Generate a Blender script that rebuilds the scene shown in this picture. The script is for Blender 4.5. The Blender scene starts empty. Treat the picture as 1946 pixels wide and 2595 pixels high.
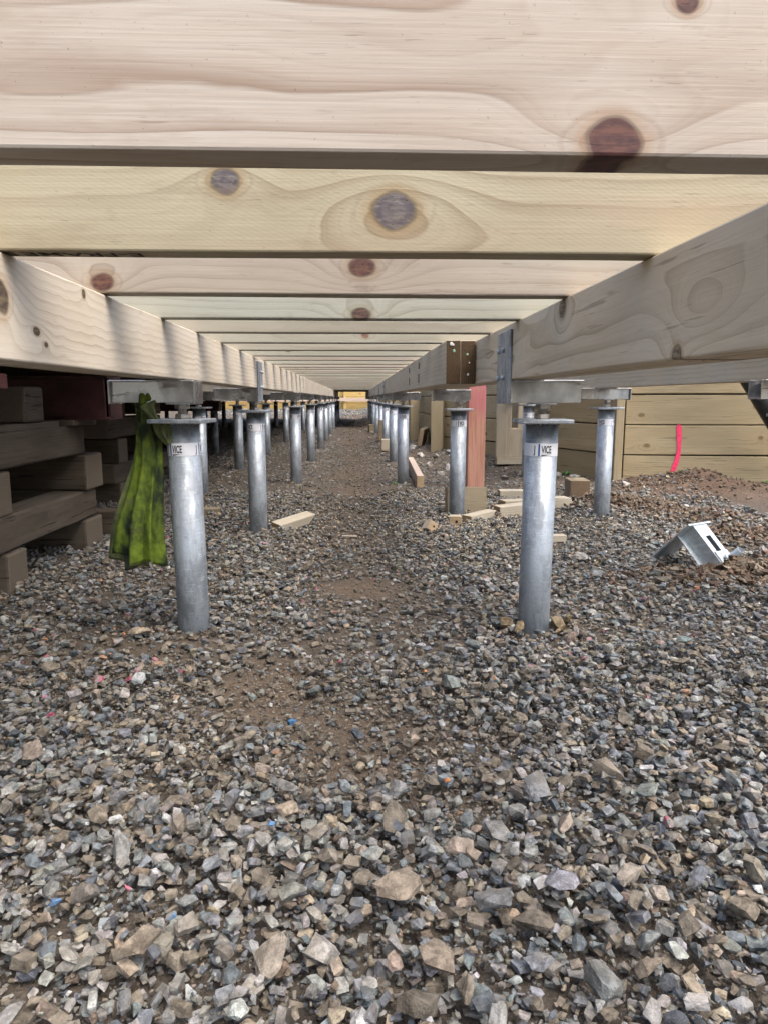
import bpy, bmesh, math, random
import numpy as np
from mathutils import Vector, Matrix
R = math.radians
random.seed(7); RNG = np.random.default_rng(11)
S = bpy.context.scene
COL = S.collection

# ------------------------------------------------------------ camera, sky, sun, exposure
CAM_H = 0.67
cd = bpy.data.cameras.new('camera'); cam = bpy.data.objects.new('camera', cd); COL.objects.link(cam)
cd.sensor_fit = 'VERTICAL'; cd.sensor_height = 24.0; cd.sensor_width = 18.0
cd.lens = 24.0 * 1799 / 2595
cd.clip_start = 0.02; cd.clip_end = 500
cam.location = (0, 0, CAM_H); cam.rotation_euler = (R(90 - 9.06), 0, R(-2.3))
S.camera = cam

SUN_EL, SUN_AZ = R(62), R(138)      # azimuth measured from +Y towards +X: behind and to the right of the camera
w = bpy.data.worlds.new('World'); S.world = w; w.use_nodes = True
wn = w.node_tree
sky = wn.nodes.new('ShaderNodeTexSky'); sky.sky_type = 'NISHITA'; sky.sun_disc = False
sky.sun_elevation = SUN_EL; sky.sun_rotation = SUN_AZ
sky.air_density = 1.0; sky.dust_density = 5.0; sky.ozone_density = 1.0
bg = wn.nodes['Background']; bg.inputs['Strength'].default_value = 0.15
wn.links.new(sky.outputs[0], bg.inputs['Color'])
sd = bpy.data.lights.new('sun', 'SUN'); sd.energy = 1.1; sd.angle = R(45); sd.color = (1, .97, .93)
sun = bpy.data.objects.new('sun', sd); COL.objects.link(sun)
sdir = Vector((math.sin(SUN_AZ) * math.cos(SUN_EL), math.cos(SUN_AZ) * math.cos(SUN_EL), math.sin(SUN_EL)))
sun.rotation_euler = sdir.to_track_quat('Z', 'Y').to_euler()
S.view_settings.view_transform = 'Standard'; S.view_settings.look = 'None'
S.view_settings.exposure = 1.62; S.view_settings.gamma = 1.0
S.view_settings.use_curve_mapping = False
S.cycles.max_bounces = 6; S.cycles.diffuse_bounces = 4; S.cycles.glossy_bounces = 3; S.cycles.transmission_bounces = 2
S.cycles.use_adaptive_sampling = True; S.cycles.adaptive_threshold = .025; S.cycles.adaptive_min_samples = 24

# ------------------------------------------------------------ helpers: scene tree
def put(name, me, parent=None, mats=(), loc=(0, 0, 0), rot=(0, 0, 0)):
    o = bpy.data.objects.new(name, me); COL.objects.link(o)
    if parent: o.parent = parent
    o.location = loc; o.rotation_euler = rot
    if me is not None and len(me.materials) == 0:
        for m in mats: me.materials.append(m)
    return o
def tag(o, label, cat, group=None):
    o['label'] = label; o['category'] = cat
    if group: o['group'] = group
    return o
def thing(name, label, cat, loc=(0, 0, 0), rot=(0, 0, 0), group=None):
    o = bpy.data.objects.new(name, None); COL.objects.link(o); o.empty_display_size = .05
    o.location = loc; o.rotation_euler = rot
    return tag(o, label, cat, group)
ORD = ['', 'first', 'second', 'third', 'fourth', 'fifth', 'sixth', 'seventh', 'eighth', 'ninth', 'tenth', 'eleventh', 'twelfth',
       'thirteenth', 'fourteenth', 'fifteenth', 'sixteenth', 'seventeenth', 'eighteenth', 'nineteenth', 'twentieth']
TENS = ['', '', 'twenty', 'thirty', 'forty', 'fifty', 'sixty']
def ordinal(n):
    if n <= 20: return ORD[n]
    t, u = divmod(n, 10)
    if u == 0: return {3: 'thirtieth', 4: 'fortieth', 5: 'fiftieth', 6: 'sixtieth'}[t]
    return TENS[t] + '-' + ORD[u]

# ------------------------------------------------------------ helpers: meshes
def mesh_bm(bm, name='mesh', smooth=False):
    me = bpy.data.meshes.new(name); bm.normal_update(); bm.to_mesh(me); bm.free()
    if smooth:
        for p in me.polygons: p.use_smooth = True
    return me
def bm_box(bm, c, s, bev=0.0, seg=1):
    r = bmesh.ops.create_cube(bm, size=1.0)
    vs = r['verts']
    bmesh.ops.scale(bm, vec=s, verts=vs); bmesh.ops.translate(bm, vec=c, verts=vs)
    if bev:
        es = list({e for v in vs for e in v.link_edges})
        bmesh.ops.bevel(bm, geom=es, offset=bev, segments=seg, profile=.5, affect='EDGES')
def box_mesh(s, c=(0, 0, 0), bev=0.0, seg=1, name='box'):
    bm = bmesh.new(); bm_box(bm, c, s, bev, seg); return mesh_bm(bm, name)
def board_mesh(L, T, H, bev=.0025, jit=.0, seed=0, name='board'):
    """Grain along local X, thickness Y, depth Z, centred; slot 1 is the end grain."""
    bm = bmesh.new(); bm_box(bm, (0, 0, 0), (L, T, H), bev, 2)
    if jit:
        n = max(2, int(L / .25))
        rr = random.Random(seed)
        for k in range(1, n):
            bmesh.ops.bisect_plane(bm, geom=bm.verts[:] + bm.edges[:] + bm.faces[:], plane_co=(-L / 2 + L * k / n, 0, 0), plane_no=(1, 0, 0))
        ph = [rr.uniform(0, 6.28) for _ in range(4)]
        for v in bm.verts:
            x = v.co.x
            v.co.z += jit * (math.sin(x * 2.1 + ph[0]) + .5 * math.sin(x * 7.3 + ph[1] + v.co.y * 20))
            v.co.y += jit * (math.sin(x * 1.7 + ph[2]) + .4 * math.sin(x * 9.1 + ph[3] + v.co.z * 15))
    bm.normal_update()
    for f in bm.faces:
        if abs(f.normal.x) > .8: f.material_index = 1
    return mesh_bm(bm, name)
def bm_cyl(bm, r, z0, z1, n=32, cx=0, cy=0, caps=True):
    a = [bm.verts.new((cx + r * math.cos(6.28318530718 * i / n), cy + r * math.sin(6.28318530718 * i / n), z0)) for i in range(n)]
    b = [bm.verts.new((v.co.x, v.co.y, z1)) for v in a]
    fs = []
    for i in range(n):
        f = bm.faces.new((a[i], a[(i + 1) % n], b[(i + 1) % n], b[i])); f.smooth = n > 8; fs.append(f)
    if caps:
        bm.faces.new(a[::-1]); bm.faces.new(b)
    return a, b
def bm_prism(bm, pts, z0, z1):
    a = [bm.verts.new((x, y, z0)) for x, y in pts]; b = [bm.verts.new((x, y, z1)) for x, y in pts]
    n = len(pts); bm.faces.new(a[::-1]); bm.faces.new(b)
    for i in range(n): bm.faces.new((a[i], a[(i + 1) % n], b[(i + 1) % n], b[i]))

# ------------------------------------------------------------ helpers: shader nodes
class NT:
    def __init__(s, name):
        s.m = bpy.data.materials.new(name); s.m.use_nodes = True
        s.t = s.m.node_tree; s.b = s.t.nodes['Principled BSDF']
    def n(s, ty, **kw):
        x = s.t.nodes.new(ty)
        for k, v in kw.items(): setattr(x, k, v)
        return x
    def put(s, sock, v):
        if v is None: return
        if isinstance(v, bpy.types.NodeSocket): s.t.links.new(v, sock)
        else:
            try: sock.default_value = v
            except Exception: sock.default_value = tuple(v) + (1,)
    def math(s, op, a, b=None, c=None, clamp=False):
        x = s.n('ShaderNodeMath', operation=op, use_clamp=clamp)
        s.put(x.inputs[0], a); s.put(x.inputs[1], b)
        if c is not None: s.put(x.inputs[2], c)
        return x.outputs[0]
    def vec(s, op, a, b=None):
        x = s.n('ShaderNodeVectorMath', operation=op); s.put(x.inputs[0], a); s.put(x.inputs[1], b)
        return x.outputs['Value'] if op in ('LENGTH', 'DOT_PRODUCT') else x.outputs[0]
    def noise(s, v, scale, detail=3, rough=.55, dist=0.0):
        x = s.n('ShaderNodeTexNoise'); s.put(x.inputs['Vector'], v); s.put(x.inputs['Scale'], scale)
        x.inputs['Detail'].default_value = detail; x.inputs['Roughness'].default_value = rough; x.inputs['Distortion'].default_value = dist
        return x.outputs['Fac']
    def map(s, v, a, b, c=0.0, d=1.0, smooth=True):
        x = s.n('ShaderNodeMapRange', interpolation_type='SMOOTHSTEP' if smooth else 'LINEAR')
        s.put(x.inputs[0], v)
        for i, q in zip((1, 2, 3, 4), (a, b, c, d)): s.put(x.inputs[i], q)
        return x.outputs[0]
    def mix(s, f, a, b, blend='MIX'):
        x = s.n('ShaderNodeMix', data_type='RGBA', blend_type=blend, clamp_factor=True)
        s.put(x.inputs[0], f); s.put(x.inputs[6], a if isinstance(a, bpy.types.NodeSocket) else tuple(a) + (1,))
        s.put(x.inputs[7], b if isinstance(b, bpy.types.NodeSocket) else tuple(b) + (1,))
        return x.outputs[2]
    def ramp(s, f, stops):
        x = s.n('ShaderNodeValToRGB'); cr = x.color_ramp
        while len(cr.elements) < len(stops): cr.elements.new(.5)
        for e, (p, c) in zip(cr.elements, stops):
            e.position = p; e.color = (c, c, c, 1) if isinstance(c, (int, float)) else tuple(c) + (1,)
        s.put(x.inputs[0], f); return x.outputs[0]
    def obj(s): return s.n('ShaderNodeTexCoord').outputs['Object']
    def rand(s): return s.n('ShaderNodeObjectInfo').outputs['Random']
    def bump(s, h, strength=.3, dist=.002):
        x = s.n('ShaderNodeBump'); x.inputs['Strength'].default_value = strength; x.inputs['Distance'].default_value = dist
        s.put(x.inputs['Height'], h); s.t.links.new(x.outputs[0], s.b.inputs['Normal'])
    def done(s, color, rough=.6, metal=0.0, spec=None):
        s.put(s.b.inputs['Base Color'], color); s.put(s.b.inputs['Roughness'], rough); s.put(s.b.inputs['Metallic'], metal)
        if spec is not None: s.b.inputs['Specular IOR Level'].default_value = spec
        return s.m

def wood(name, light, mid, dark, knots=(), pith=(.05, -.03), sp=.011, warp=.012, ripple=.0, ringk=.55, tint=None, tintk=.35,
         randomize=False, saw=0.0, knotcol=((.16, .07, .05), (.07, .028, .022)), dash=.35, seedoff=0.0, grey=0.0, rough=.62, crack=0.0):
    k = NT(name); P = k.obj()
    off = k.n('ShaderNodeCombineXYZ'); off.inputs[0].default_value = 0
    if randomize:
        k.put(off.inputs[0], k.math('MULTIPLY', k.math('SUBTRACT', k.rand(), .5), 2.2))
    PK = k.vec('ADD', P, off.outputs[0]) if randomize else P           # knots slide with the board
    sh = k.n('ShaderNodeCombineXYZ'); sh.inputs[1].default_value = seedoff
    if randomize:
        k.put(sh.inputs[0], k.math('MULTIPLY', k.rand(), 53.0)); k.put(sh.inputs[2], k.math('MULTIPLY', k.rand(), 31.0))
    else: sh.inputs[0].default_value = seedoff * 3.7
    PN = k.vec('ADD', P, sh.outputs[0])                                # noise space
    sep = k.n('ShaderNodeSeparateXYZ'); k.put(sep.inputs[0], P); x, y, z = sep.outputs
    n1 = k.noise(k.vec('MULTIPLY', PN, (1.3, 7, 7)), 1.0, 2)
    n2 = k.noise(k.vec('MULTIPLY', PN, (7, 26, 26)), 1.0, 3)
    dy = k.math('SUBTRACT', y, pith[0]); dz = k.math('SUBTRACT', z, pith[1])
    if randomize:
        dz = k.math('ADD', dz, k.math('MULTIPLY', k.math('SUBTRACT', k.rand(), .5), .12))
    r = k.math('SQRT', k.math('ADD', k.math('MULTIPLY', dy, dy), k.math('MULTIPLY', dz, dz)))
    r = k.math('ADD', r, k.math('MULTIPLY', k.math('SUBTRACT', n1, .5), warp * 2.6))
    r = k.math('ADD', r, k.math('MULTIPLY', k.math('SUBTRACT', n2, .5), .006))
    if ripple:
        n3 = k.noise(k.vec('MULTIPLY', PN, (17, 5, 5)), 1.0, 1)
        r = k.math('ADD', r, k.math('MULTIPLY', k.math('SUBTRACT', n3, .5), ripple * 2))
    core = None; halo = None; rings = None; wrapl = None; amber = None
    for (kx, kz, rx, rz, *solid) in knots:
        d = k.vec('SUBTRACT', PK, (kx, 0, kz)); d = k.vec('MULTIPLY', d, (1 / rx, 0, 1 / rz))
        jn = k.math('MULTIPLY', k.math('SUBTRACT', k.noise(k.vec('MULTIPLY', P, (38, 38, 38)), 1.0, 1), .5), .42)
        L = k.math('ADD', k.vec('LENGTH', d), jn)
        dw = k.vec('LENGTH', k.vec('MULTIPLY', d, (.72, 0, 1)))
        g = k.math('EXPONENT', k.math('MULTIPLY', k.math('MULTIPLY', dw, dw), -.16))
        r = k.math('SUBTRACT', r, k.math('MULTIPLY', g, max(rx, rz) * 1.9))
        if solid: continue                                             # grain swirl without a knot at its heart
        c = k.map(L, 1.0, .90); h = k.math('MULTIPLY', k.map(L, 1.22, 1.0), .8)
        wl = k.math('MULTIPLY', k.map(k.math('SINE', k.math('ADD', k.math('MULTIPLY', dw, 11.0), k.math('MULTIPLY', n2, 10.0))), .1, .95), k.map(dw, 1.9, .85, 0, .38))
        wrapl = wl if wrapl is None else k.math('MAXIMUM', wrapl, wl)
        am = k.map(L, 1.9, 1.05, 0, .45); amber = am if amber is None else k.math('MAXIMUM', amber, am)
        q = k.math('SINE', k.math('ADD', k.math('MULTIPLY', L, 13.0), k.math('MULTIPLY', n2, 9.0)))
        core = c if core is None else k.math('MAXIMUM', core, c)
        halo = h if halo is None else k.math('MAXIMUM', halo, h)
        rings = k.math('MULTIPLY', q, c) if rings is None else k.math('ADD', rings, k.math('MULTIPLY', q, c))
    fr = k.math('FRACT', k.math('DIVIDE', k.math('ADD', r, 1.0), sp))
    ring = k.ramp(fr, [(0, .10), (.5, .16), (.82, .62), (.95, 1), (1.0, .12)])
    fr2 = k.math('FRACT', k.math('DIVIDE', k.math('ADD', r, 1.0), sp * .29))
    ring = k.math('ADD', k.math('MULTIPLY', ring, .82), k.math('MULTIPLY', k.ramp(fr2, [(0, 0), (.6, .1), (.9, 1), (1.0, 0)]), .15))
    amp = k.map(k.noise(k.vec('MULTIPLY', PN, (2, 12, 12)), 1.0, 2), .3, .7, .35, 1.0)
    ring = k.math('MULTIPLY', k.math('MULTIPLY', ring, amp), ringk)
    fib = k.noise(k.vec('MULTIPLY', PN, (7, 330, 330)), 1.0, 3)
    das = k.math('MULTIPLY', k.map(k.noise(k.vec('MULTIPLY', PN, (30, 460, 460)), 1.0, 2), .62, .72), k.map(k.noise(k.vec('MULTIPLY', PN, (5, 30, 30)), 1.0, 2), .45, .62))
    blo = k.noise(k.vec('MULTIPLY', PN, (2.6, 11, 11)), 1.0, 4, .6)
    c = k.mix(k.map(blo, .3, .72), light, mid)
    c = k.mix(ring, c, dark)
    if tint is not None:
        c = k.mix(k.math('MULTIPLY', k.map(k.noise(k.vec('MULTIPLY', PN, (1.4, 9, 9)), 1.0, 3), .46, .72), tintk), c, tint)
    c = k.mix(k.math('MULTIPLY', das, dash), c, tuple(q * .55 for q in dark))
    c = k.mix(k.map(fib, .25, .75, .0, .16), c, tuple(q * .62 for q in mid))
    spk = k.map(k.noise(PN, 260.0, 2), .70, .78)
    c = k.mix(k.math('MULTIPLY', spk, .4), c, (.06, .045, .035))
    if core is not None:
        kc = k.mix(k.map(rings, -1, 1, .25, .7), knotcol[0], knotcol[1])
        kc = k.mix(k.map(k.noise(k.vec('MULTIPLY', P, (45, 45, 160)), 1.0, 3), .40, .68, 0, .6), kc, (knotcol[0][0] * 2.0, knotcol[0][1] * 2.1, knotcol[0][2] * 1.6))
        c = k.mix(wrapl, c, tuple(q * .8 for q in dark))
        c = k.mix(halo, c, tuple(q * .50 for q in dark))
        c = k.mix(k.math('MULTIPLY', k.math('SUBTRACT', 1.0, halo), amber), c, (dark[0] * 1.35, dark[1] * 1.15, dark[2] * .8)) if amber is not None else c
        kc = k.mix(k.map(k.noise(k.vec('MULTIPLY', P, (90, 90, 320)), 1.0, 2), .63, .70, 0, .85), kc, (.012, .008, .006))
        c = k.mix(core, c, kc)
    sc_ = k.map(k.noise(k.vec('MULTIPLY', PN, (9, 22, 22)), 1.0, 5, .7), .62, .78, 0, .38)
    c = k.mix(sc_, c, tuple(q * .5 for q in dark))
    if randomize:
        v = k.map(k.rand(), 0, 1, .0, .30, False); c = k.mix(v, c, tuple(q * .66 for q in mid))
    if crack:
        ck = k.map(k.noise(k.vec('MULTIPLY', PN, (3.2, 75, 75)), 1.0, 3), .635, .665)
        c = k.mix(k.math('MULTIPLY', ck, crack), c, (.010, .008, .006))
    # weathered blotches that follow the grain, and an amber rim round each knot
    c = k.mix(k.map(k.noise(k.vec('MULTIPLY', PN, (3.5, 16, 16)), 1.0, 5, .7), .54, .72, 0, .30), c, tuple(q * 1.05 for q in dark))
    if grey: c = k.mix(grey, c, (.30, .29, .27))
    hgt = k.math('ADD', k.math('MULTIPLY', fib, .6), k.math('MULTIPLY', ring, .5))
    if saw:
        ws = k.math('SINE', k.math('MULTIPLY', k.math('ADD', k.math('MULTIPLY', x, .45), z), 1100.0))
        hgt = k.math('ADD', hgt, k.math('MULTIPLY', ws, saw))
        c = k.mix(k.math('MULTIPLY', k.map(ws, -1, 1), .10 * min(1, saw * 2)), c, tuple(q * .5 for q in mid))
    k.bump(hgt, .35, .0012)
    return k.done(c, rough, 0, .3)

def endgrain(name, a, b, wet=0.0):
    k = NT(name); P = k.obj()
    sep = k.n('ShaderNodeSeparateXYZ'); k.put(sep.inputs[0], P)
    d = k.vec('LENGTH', k.vec('MULTIPLY', k.vec('SUBTRACT', P, (0, .05, -.06)), (0, 1, 1)))
    d = k.math('ADD', d, k.math('MULTIPLY', k.noise(P, 30.0, 2), .006))
    ring = k.map(k.math('FRACT', k.math('DIVIDE', d, .007)), .3, .95)
    c = k.mix(k.math('MULTIPLY', ring, .75), a, b)
    n = k.noise(P, 420.0, 3)
    c = k.mix(k.map(n, .45, .75, 0, .8), c, tuple(q * .45 for q in b))
    c = k.mix(k.map(k.noise(P, 900.0, 1), .72, .8, 0, .6), c, tuple(min(.6, q * 2.4) for q in a))
    k.bump(n, .8, .002)
    return k.done(c, .8, 0, .2)

def galv(name, base=(.50, .53, .56), rough=.34, dirt=.3, metal=.85, pit=0.0, mot=.75):
    k = NT(name); P = k.obj()
    sh = k.n('ShaderNodeCombineXYZ'); k.put(sh.inputs[0], k.math('MULTIPLY', k.rand(), 9.0)); k.put(sh.inputs[2], k.math('MULTIPLY', k.rand(), 5.0))
    PN = k.vec('ADD', P, sh.outputs[0])
    v = k.n('ShaderNodeTexVoronoi'); k.put(v.inputs['Vector'], PN); v.inputs['Scale'].default_value = 210
    sv = k.n('ShaderNodeSeparateColor'); k.put(sv.inputs[0], v.outputs['Color'])
    n = k.noise(k.vec('MULTIPLY', PN, (1, 1, .45)), 19.0, 6, .72); n2 = k.noise(k.vec('MULTIPLY', PN, (110, 110, 6)), 1.0, 3)
    sc = k.map(k.noise(k.vec('MULTIPLY', PN, (25, 25, 420)), 1.0, 2), .62, .72)      # horizontal handling scratches
    c = k.mix(k.map(sv.outputs[0], 0, 1, 0, .28), base, tuple(q * .62 for q in base))
    c = k.mix(k.map(n, .40, .62, 0, mot), c, tuple(q * .50 for q in base))
    c = k.mix(k.math('MULTIPLY', sc, .55), c, (.74, .77, .80))
    c = k.mix(k.map(n2, .5, .70, 0, .5), c, tuple(q * .7 for q in base))
    di = k.map(k.noise(PN, 32.0, 6, .7), .60, .72)
    c = k.mix(k.math('MULTIPLY', di, dirt), c, (.13, .085, .05))
    ro = k.math('ADD', rough, k.math('ADD', k.map(n, .3, .7, -.05, .16), k.math('MULTIPLY', di, dirt * .5)))
    if pit:
        pt = k.map(k.noise(PN, 300.0, 4), .62, .7); c = k.mix(k.math('MULTIPLY', pt, pit), c, (.05, .045, .04))
    k.bump(k.math('ADD', n, k.math('MULTIPLY', sv.outputs[0], .3)), .12, .001)
    return k.done(c, ro, k.math('SUBTRACT', metal, k.math('MULTIPLY', di, dirt * .8)))

def flat(name, col, rough=.6, var=.25, scale=40.0, metal=0.0, spec=.3, bump=.2):
    k = NT(name); P = k.obj(); n = k.noise(P, scale, 4)
    c = k.mix(k.map(n, .3, .7), col, tuple(q * (1 - var) for q in col))
    if bump: k.bump(n, bump, .002)
    return k.done(c, rough, metal, spec)

M = {}
M['j0'] = wood('pine_pink', (.425, .385, .325), (.36, .305, .245), (.185, .115, .070), [(.21, -.061, .0215, .0175), (.264, .043, .0095, .0085)],
               pith=(.06, .05), sp=.030, warp=.055, ringk=1.0, tint=(.385, .305, .225), tintk=.7, dash=.4, seedoff=1.3,
               knotcol=((.075, .030, .026), (.035, .014, .013)))
M['j1'] = wood('pine_yellow', (0.370, 0.332, 0.227), (0.328, 0.286, 0.185), (.175, .125, .068), [(-.169, .017, .0185, .0160), (.054, -.017, .0275, .0235)],
               pith=(.05, -.06), sp=.026, warp=.018, ringk=.85, tint=(.34, .26, .175), tintk=.55, dash=.4, seedoff=4.1, saw=.04,
               knotcol=((.095, .080, .085), (.055, .043, .046)))
M['j2'] = wood('pine_mottled', (0.361, 0.318, 0.254), (0.310, 0.262, 0.202), (.150, .105, .072), [(-.47, -.052, .0195, .0155), (.015, -.023, .0235, .0175)],
               pith=(.04, .04), sp=.016, warp=.018, ringk=.7, tint=(.27, .29, .23), tintk=.8, dash=.5, seedoff=7.7,
               knotcol=((.085, .038, .028), (.04, .018, .015)))
M['j3'] = wood('pine_green', (0.347, 0.342, 0.279), (0.306, 0.297, 0.234), (.150, .135, .095), [(.016, -.062, .0225, .0155), (-.22, .02, .006, .005)],
               pith=(.05, .06), sp=.018, warp=.022, ringk=.7, tint=(.31, .325, .265), tintk=.5, seedoff=2.9,
               knotcol=((.080, .047, .038), (.042, .024, .020)))
M['ja'] = wood('pine_far_a', (0.370, 0.351, 0.280), (0.323, 0.299, 0.228), (.215, .18, .125), [(.3, -.045, .012, .010), (-.5, .01, .016, .012)],
               sp=.016, warp=.02, randomize=True, ringk=.7, tint=(.29, .31, .24), tintk=.5, seedoff=3.3)
M['jb'] = wood('pine_far_b', (0.380, 0.342, 0.280), (0.332, 0.290, 0.228), (.215, .165, .12), [(.05, -.04, .011, .009), (.62, -.02, .014, .012)],
               sp=.019, warp=.022, randomize=True, ringk=.7, tint=(.32, .25, .20), tintk=.5, seedoff=8.3)
M['jc'] = wood('pine_far_c', (0.370, 0.342, 0.271), (0.314, 0.285, 0.214), (.205, .17, .118), [(-.15, -.05, .013, .010)],
               sp=.015, warp=.016, randomize=True, ringk=.7, seedoff=5.3)
M['bl'] = wood('bearer_pine_pale', (0.638, 0.578, 0.473), (0.572, 0.501, 0.396), (.27, .205, .14),
               [(-9.48, .010, .018, .022), (-9.18, .056, .008, .008), (-9.38, -.025, .011, .006), (-9.35, -.042, .006, .004)],
               pith=(.10, -.20), sp=.0135, warp=.006, ripple=.0055, ringk=.95, tint=(.48, .42, .34), tintk=.35, dash=.1, seedoff=.7,
               knotcol=((.12, .085, .06), (.04, .028, .022)))
M['br'] = wood('bearer_pine_grey', (.66, .565, .42), (.59, .49, .35), (.29, .215, .135),
               [(-.69, .055, .020, .018), (-1.21, -.066, .013, .012), (-1.27, -.012, .024, .016, 0)],
               pith=(-.09, .03), sp=.019, warp=.030, ringk=.9, tint=(.50, .42, .31), tintk=.5, dash=.08, seedoff=6.1,
               crack=.35, knotcol=((.20, .15, .11), (.05, .035, .028)))
M['bf'] = wood('bearer_pine_far', (.60, .53, .41), (.53, .455, .34), (.28, .215, .14), [(.6, .03, .012, .011)],
               pith=(.12, -.17), sp=.014, warp=.008, ripple=.005, ringk=.85, randomize=True, dash=.1, seedoff=9.9)
M['end'] = endgrain('end_grain_dark', (.095, .062, .034), (.045, .028, .016))
M['endl'] = endgrain('end_grain_light', (.42, .31, .19), (.24, .16, .09))
M['endd'] = endgrain('end_grain_grey', (.17, .12, .075), (.08, .052, .032))
M['wall'] = wood('treated_board', (.37, .305, .185), (.31, .245, .14), (.18, .13, .068), [(.25, .02, .016, .012), (-.55, -.04, .02, .013)],
                 pith=(.09, -.10), sp=.012, warp=.02, ringk=.75, crack=.35, randomize=True, saw=.9, dash=.12, tint=(.21, .17, .10), tintk=.5,
                 knotcol=((.12, .08, .04), (.06, .04, .022)), rough=.8)
M['wallp'] = wood('treated_post', (.33, .275, .175), (.28, .225, .135), (.17, .125, .07), pith=(.09, .1), sp=.012, randomize=True, dash=.1, rough=.8)
M['wallf'] = wood('fresh_treated_board', (.50, .36, .14), (.44, .30, .105), (.30, .185, .06), [(.4, .0, .03, .02)], randomize=True, rough=.8, dash=.1)
M['off'] = wood('offcut_pine', (.46, .415, .325), (.39, .34, .255), (.22, .17, .115), pith=(.03, -.05), sp=.007, warp=.008, ringk=.7, randomize=True, dash=.1)
M['offp'] = wood('offcut_pine_pink', (.50, .40, .325), (.45, .345, .27), (.30, .21, .155), pith=(.06, -.05), sp=.011, randomize=True, dash=.1)
M['offg'] = wood('offcut_treated', (.25, .21, .14), (.205, .165, .105), (.12, .09, .055), pith=(.03, -.05), sp=.010, ringk=.6, crack=.5, randomize=True, dash=.1)
M['old'] = wood('weathered_timber', (.118, .098, .074), (.074, .058, .042), (.024, .018, .013), pith=(.06, -.05), sp=.009, warp=.014, ringk=.6,
                randomize=True, dash=.2, tint=(.055, .036, .026), tintk=.75, rough=.88, saw=.3, crack=.85)
M['olde'] = endgrain('weathered_end_grain', (.16, .132, .098), (.075, .058, .042))
M['galv'] = galv('galvanised_steel', (.40, .445, .49), .43, .30, .52, 0.0, .9)
def bracket_steel():
    k = NT('galvanised_bracket'); P = k.obj(); sh = k.n('ShaderNodeCombineXYZ'); k.put(sh.inputs[0], k.math('MULTIPLY', k.rand(), 9.0)); PN = k.vec('ADD', P, sh.outputs[0])
    st = k.noise(k.vec('MULTIPLY', PN, (16, 16, 11)), 1.0, 3); di = k.map(k.noise(k.vec('MULTIPLY', PN, (10, 30, 32)), 1.0, 5, .65), .57, .66); sp = k.map(k.noise(PN, 240.0, 3), .66, .72)
    c = k.mix(k.map(st, .35, .7), (.50, .515, .53), (.31, .32, .335))
    c = k.mix(k.math('MULTIPLY', sp, .6), c, (.05, .05, .05)); c = k.mix(k.math('MULTIPLY', di, .5), c, (.17, .13, .09))
    return k.done(c, k.map(st, .3, .7, .24, .36), k.math('SUBTRACT', 1.0, k.math('MULTIPLY', di, .8)))
M['galvb'] = bracket_steel()
M['galvn'] = galv('galvanised_fresh', (.60, .66, .68), .38, .12, .6)
M['zinc'] = galv('zinc_thread', (.58, .54, .49), .34, .25, .7)

# spray painted post: pink at the top fading to salmon
def spray_post():
    k = NT('spray_painted_post'); P = k.obj()
    sep = k.n('ShaderNodeSeparateXYZ'); k.put(sep.inputs[0], P)
    f = k.noise(k.vec('MULTIPLY', P, (3, 60, 60)), 1.0, 3)
    c = k.mix(k.map(k.math('ADD', sep.outputs[0], k.math('MULTIPLY', f, .15)), .10, .32), (.45, .24, .175), (.40, .145, .160))
    c = k.mix(k.map(f, .45, .65, 0, .7), c, (.33, .15, .10))
    c = k.mix(k.map(k.noise(P, 9.0, 4), .62, .7, 0, .6), c, (.33, .24, .13))
    k.bump(f, .3, .002)
    return k.done(c, .75, 0, .2)
M['spray'] = spray_post()
M['maroon'] = flat('red_oxide_paint', (.060, .022, .022), .5, .5, 14.0)
M['red'] = flat('red_block_paint', (.26, .10, .085), .75, .3, 60.0)
M['foam'] = flat('white_foam', (.6, .56, .56), .9, .4, 300.0)
M['sticker'] = flat('sticker_white', (.78, .80, .84), .45, .06, 30.0, bump=0)
M['ink'] = flat('sticker_black', (.022, .022, .025), .5, .1, bump=0)
M['blue'] = flat('sticker_blue', (.02, .075, .30), .5, .1, bump=0)
M['stamp'] = flat('stamp_ink', (.045, .035, .028), .8, .5, 120.0, bump=0)
M['mark'] = flat('matte_dark', (.012, .010, .009), .9, .2, bump=0)
M['pinkpaint'] = flat('pink_spray_paint', (.78, .045, .13), .7, .25, 90.0)
M['leaf'] = flat('weed_leaf', (.06, .20, .03), .6, .4, 60.0)
M['blackpipe'] = flat('black_pipe', (.025, .027, .027), .35, .3, 30.0)
M['ply'] = flat('floor_sheet', (.30, .22, .13), .8, .3, 20.0)

# ------------------------------------------------------------ ground
WALL = [(3.9, 4.95), (1.98, 5.2), (.95, 7.95), (.84, 27.2)]
def wall_dist(x, y):
    d = np.full(np.shape(x), 99.0)
    for (ax, ay), (bx, by) in zip(WALL[:-1], WALL[1:]):
        vx, vy = bx - ax, by - ay
        t = np.clip(((x - ax) * vx + (y - ay) * vy) / (vx * vx + vy * vy), 0, 1)
        d = np.minimum(d, np.hypot(x - ax - t * vx, y - ay - t * vy))
    return d
_ph = RNG.uniform(0, 6.28, (24, 3)); _fr = np.concatenate([RNG.normal(0, 3.0, (8, 2)), RNG.normal(0, 9.0, (8, 2)), RNG.normal(0, 26., (8, 2))])
_am = [.5] * 8 + [.28] * 8 + [.12] * 8
def wob(x, y):
    s = 0 * x
    for (fx, fy), p, a in zip(_fr, _ph, _am): s = s + a * np.sin(fx * x + fy * y + p[0])
    return s / 2.2
def sstep(a, b, v):
    t = np.clip((v - a) / (b - a), 0, 1); return t * t * (3 - 2 * t)
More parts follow.
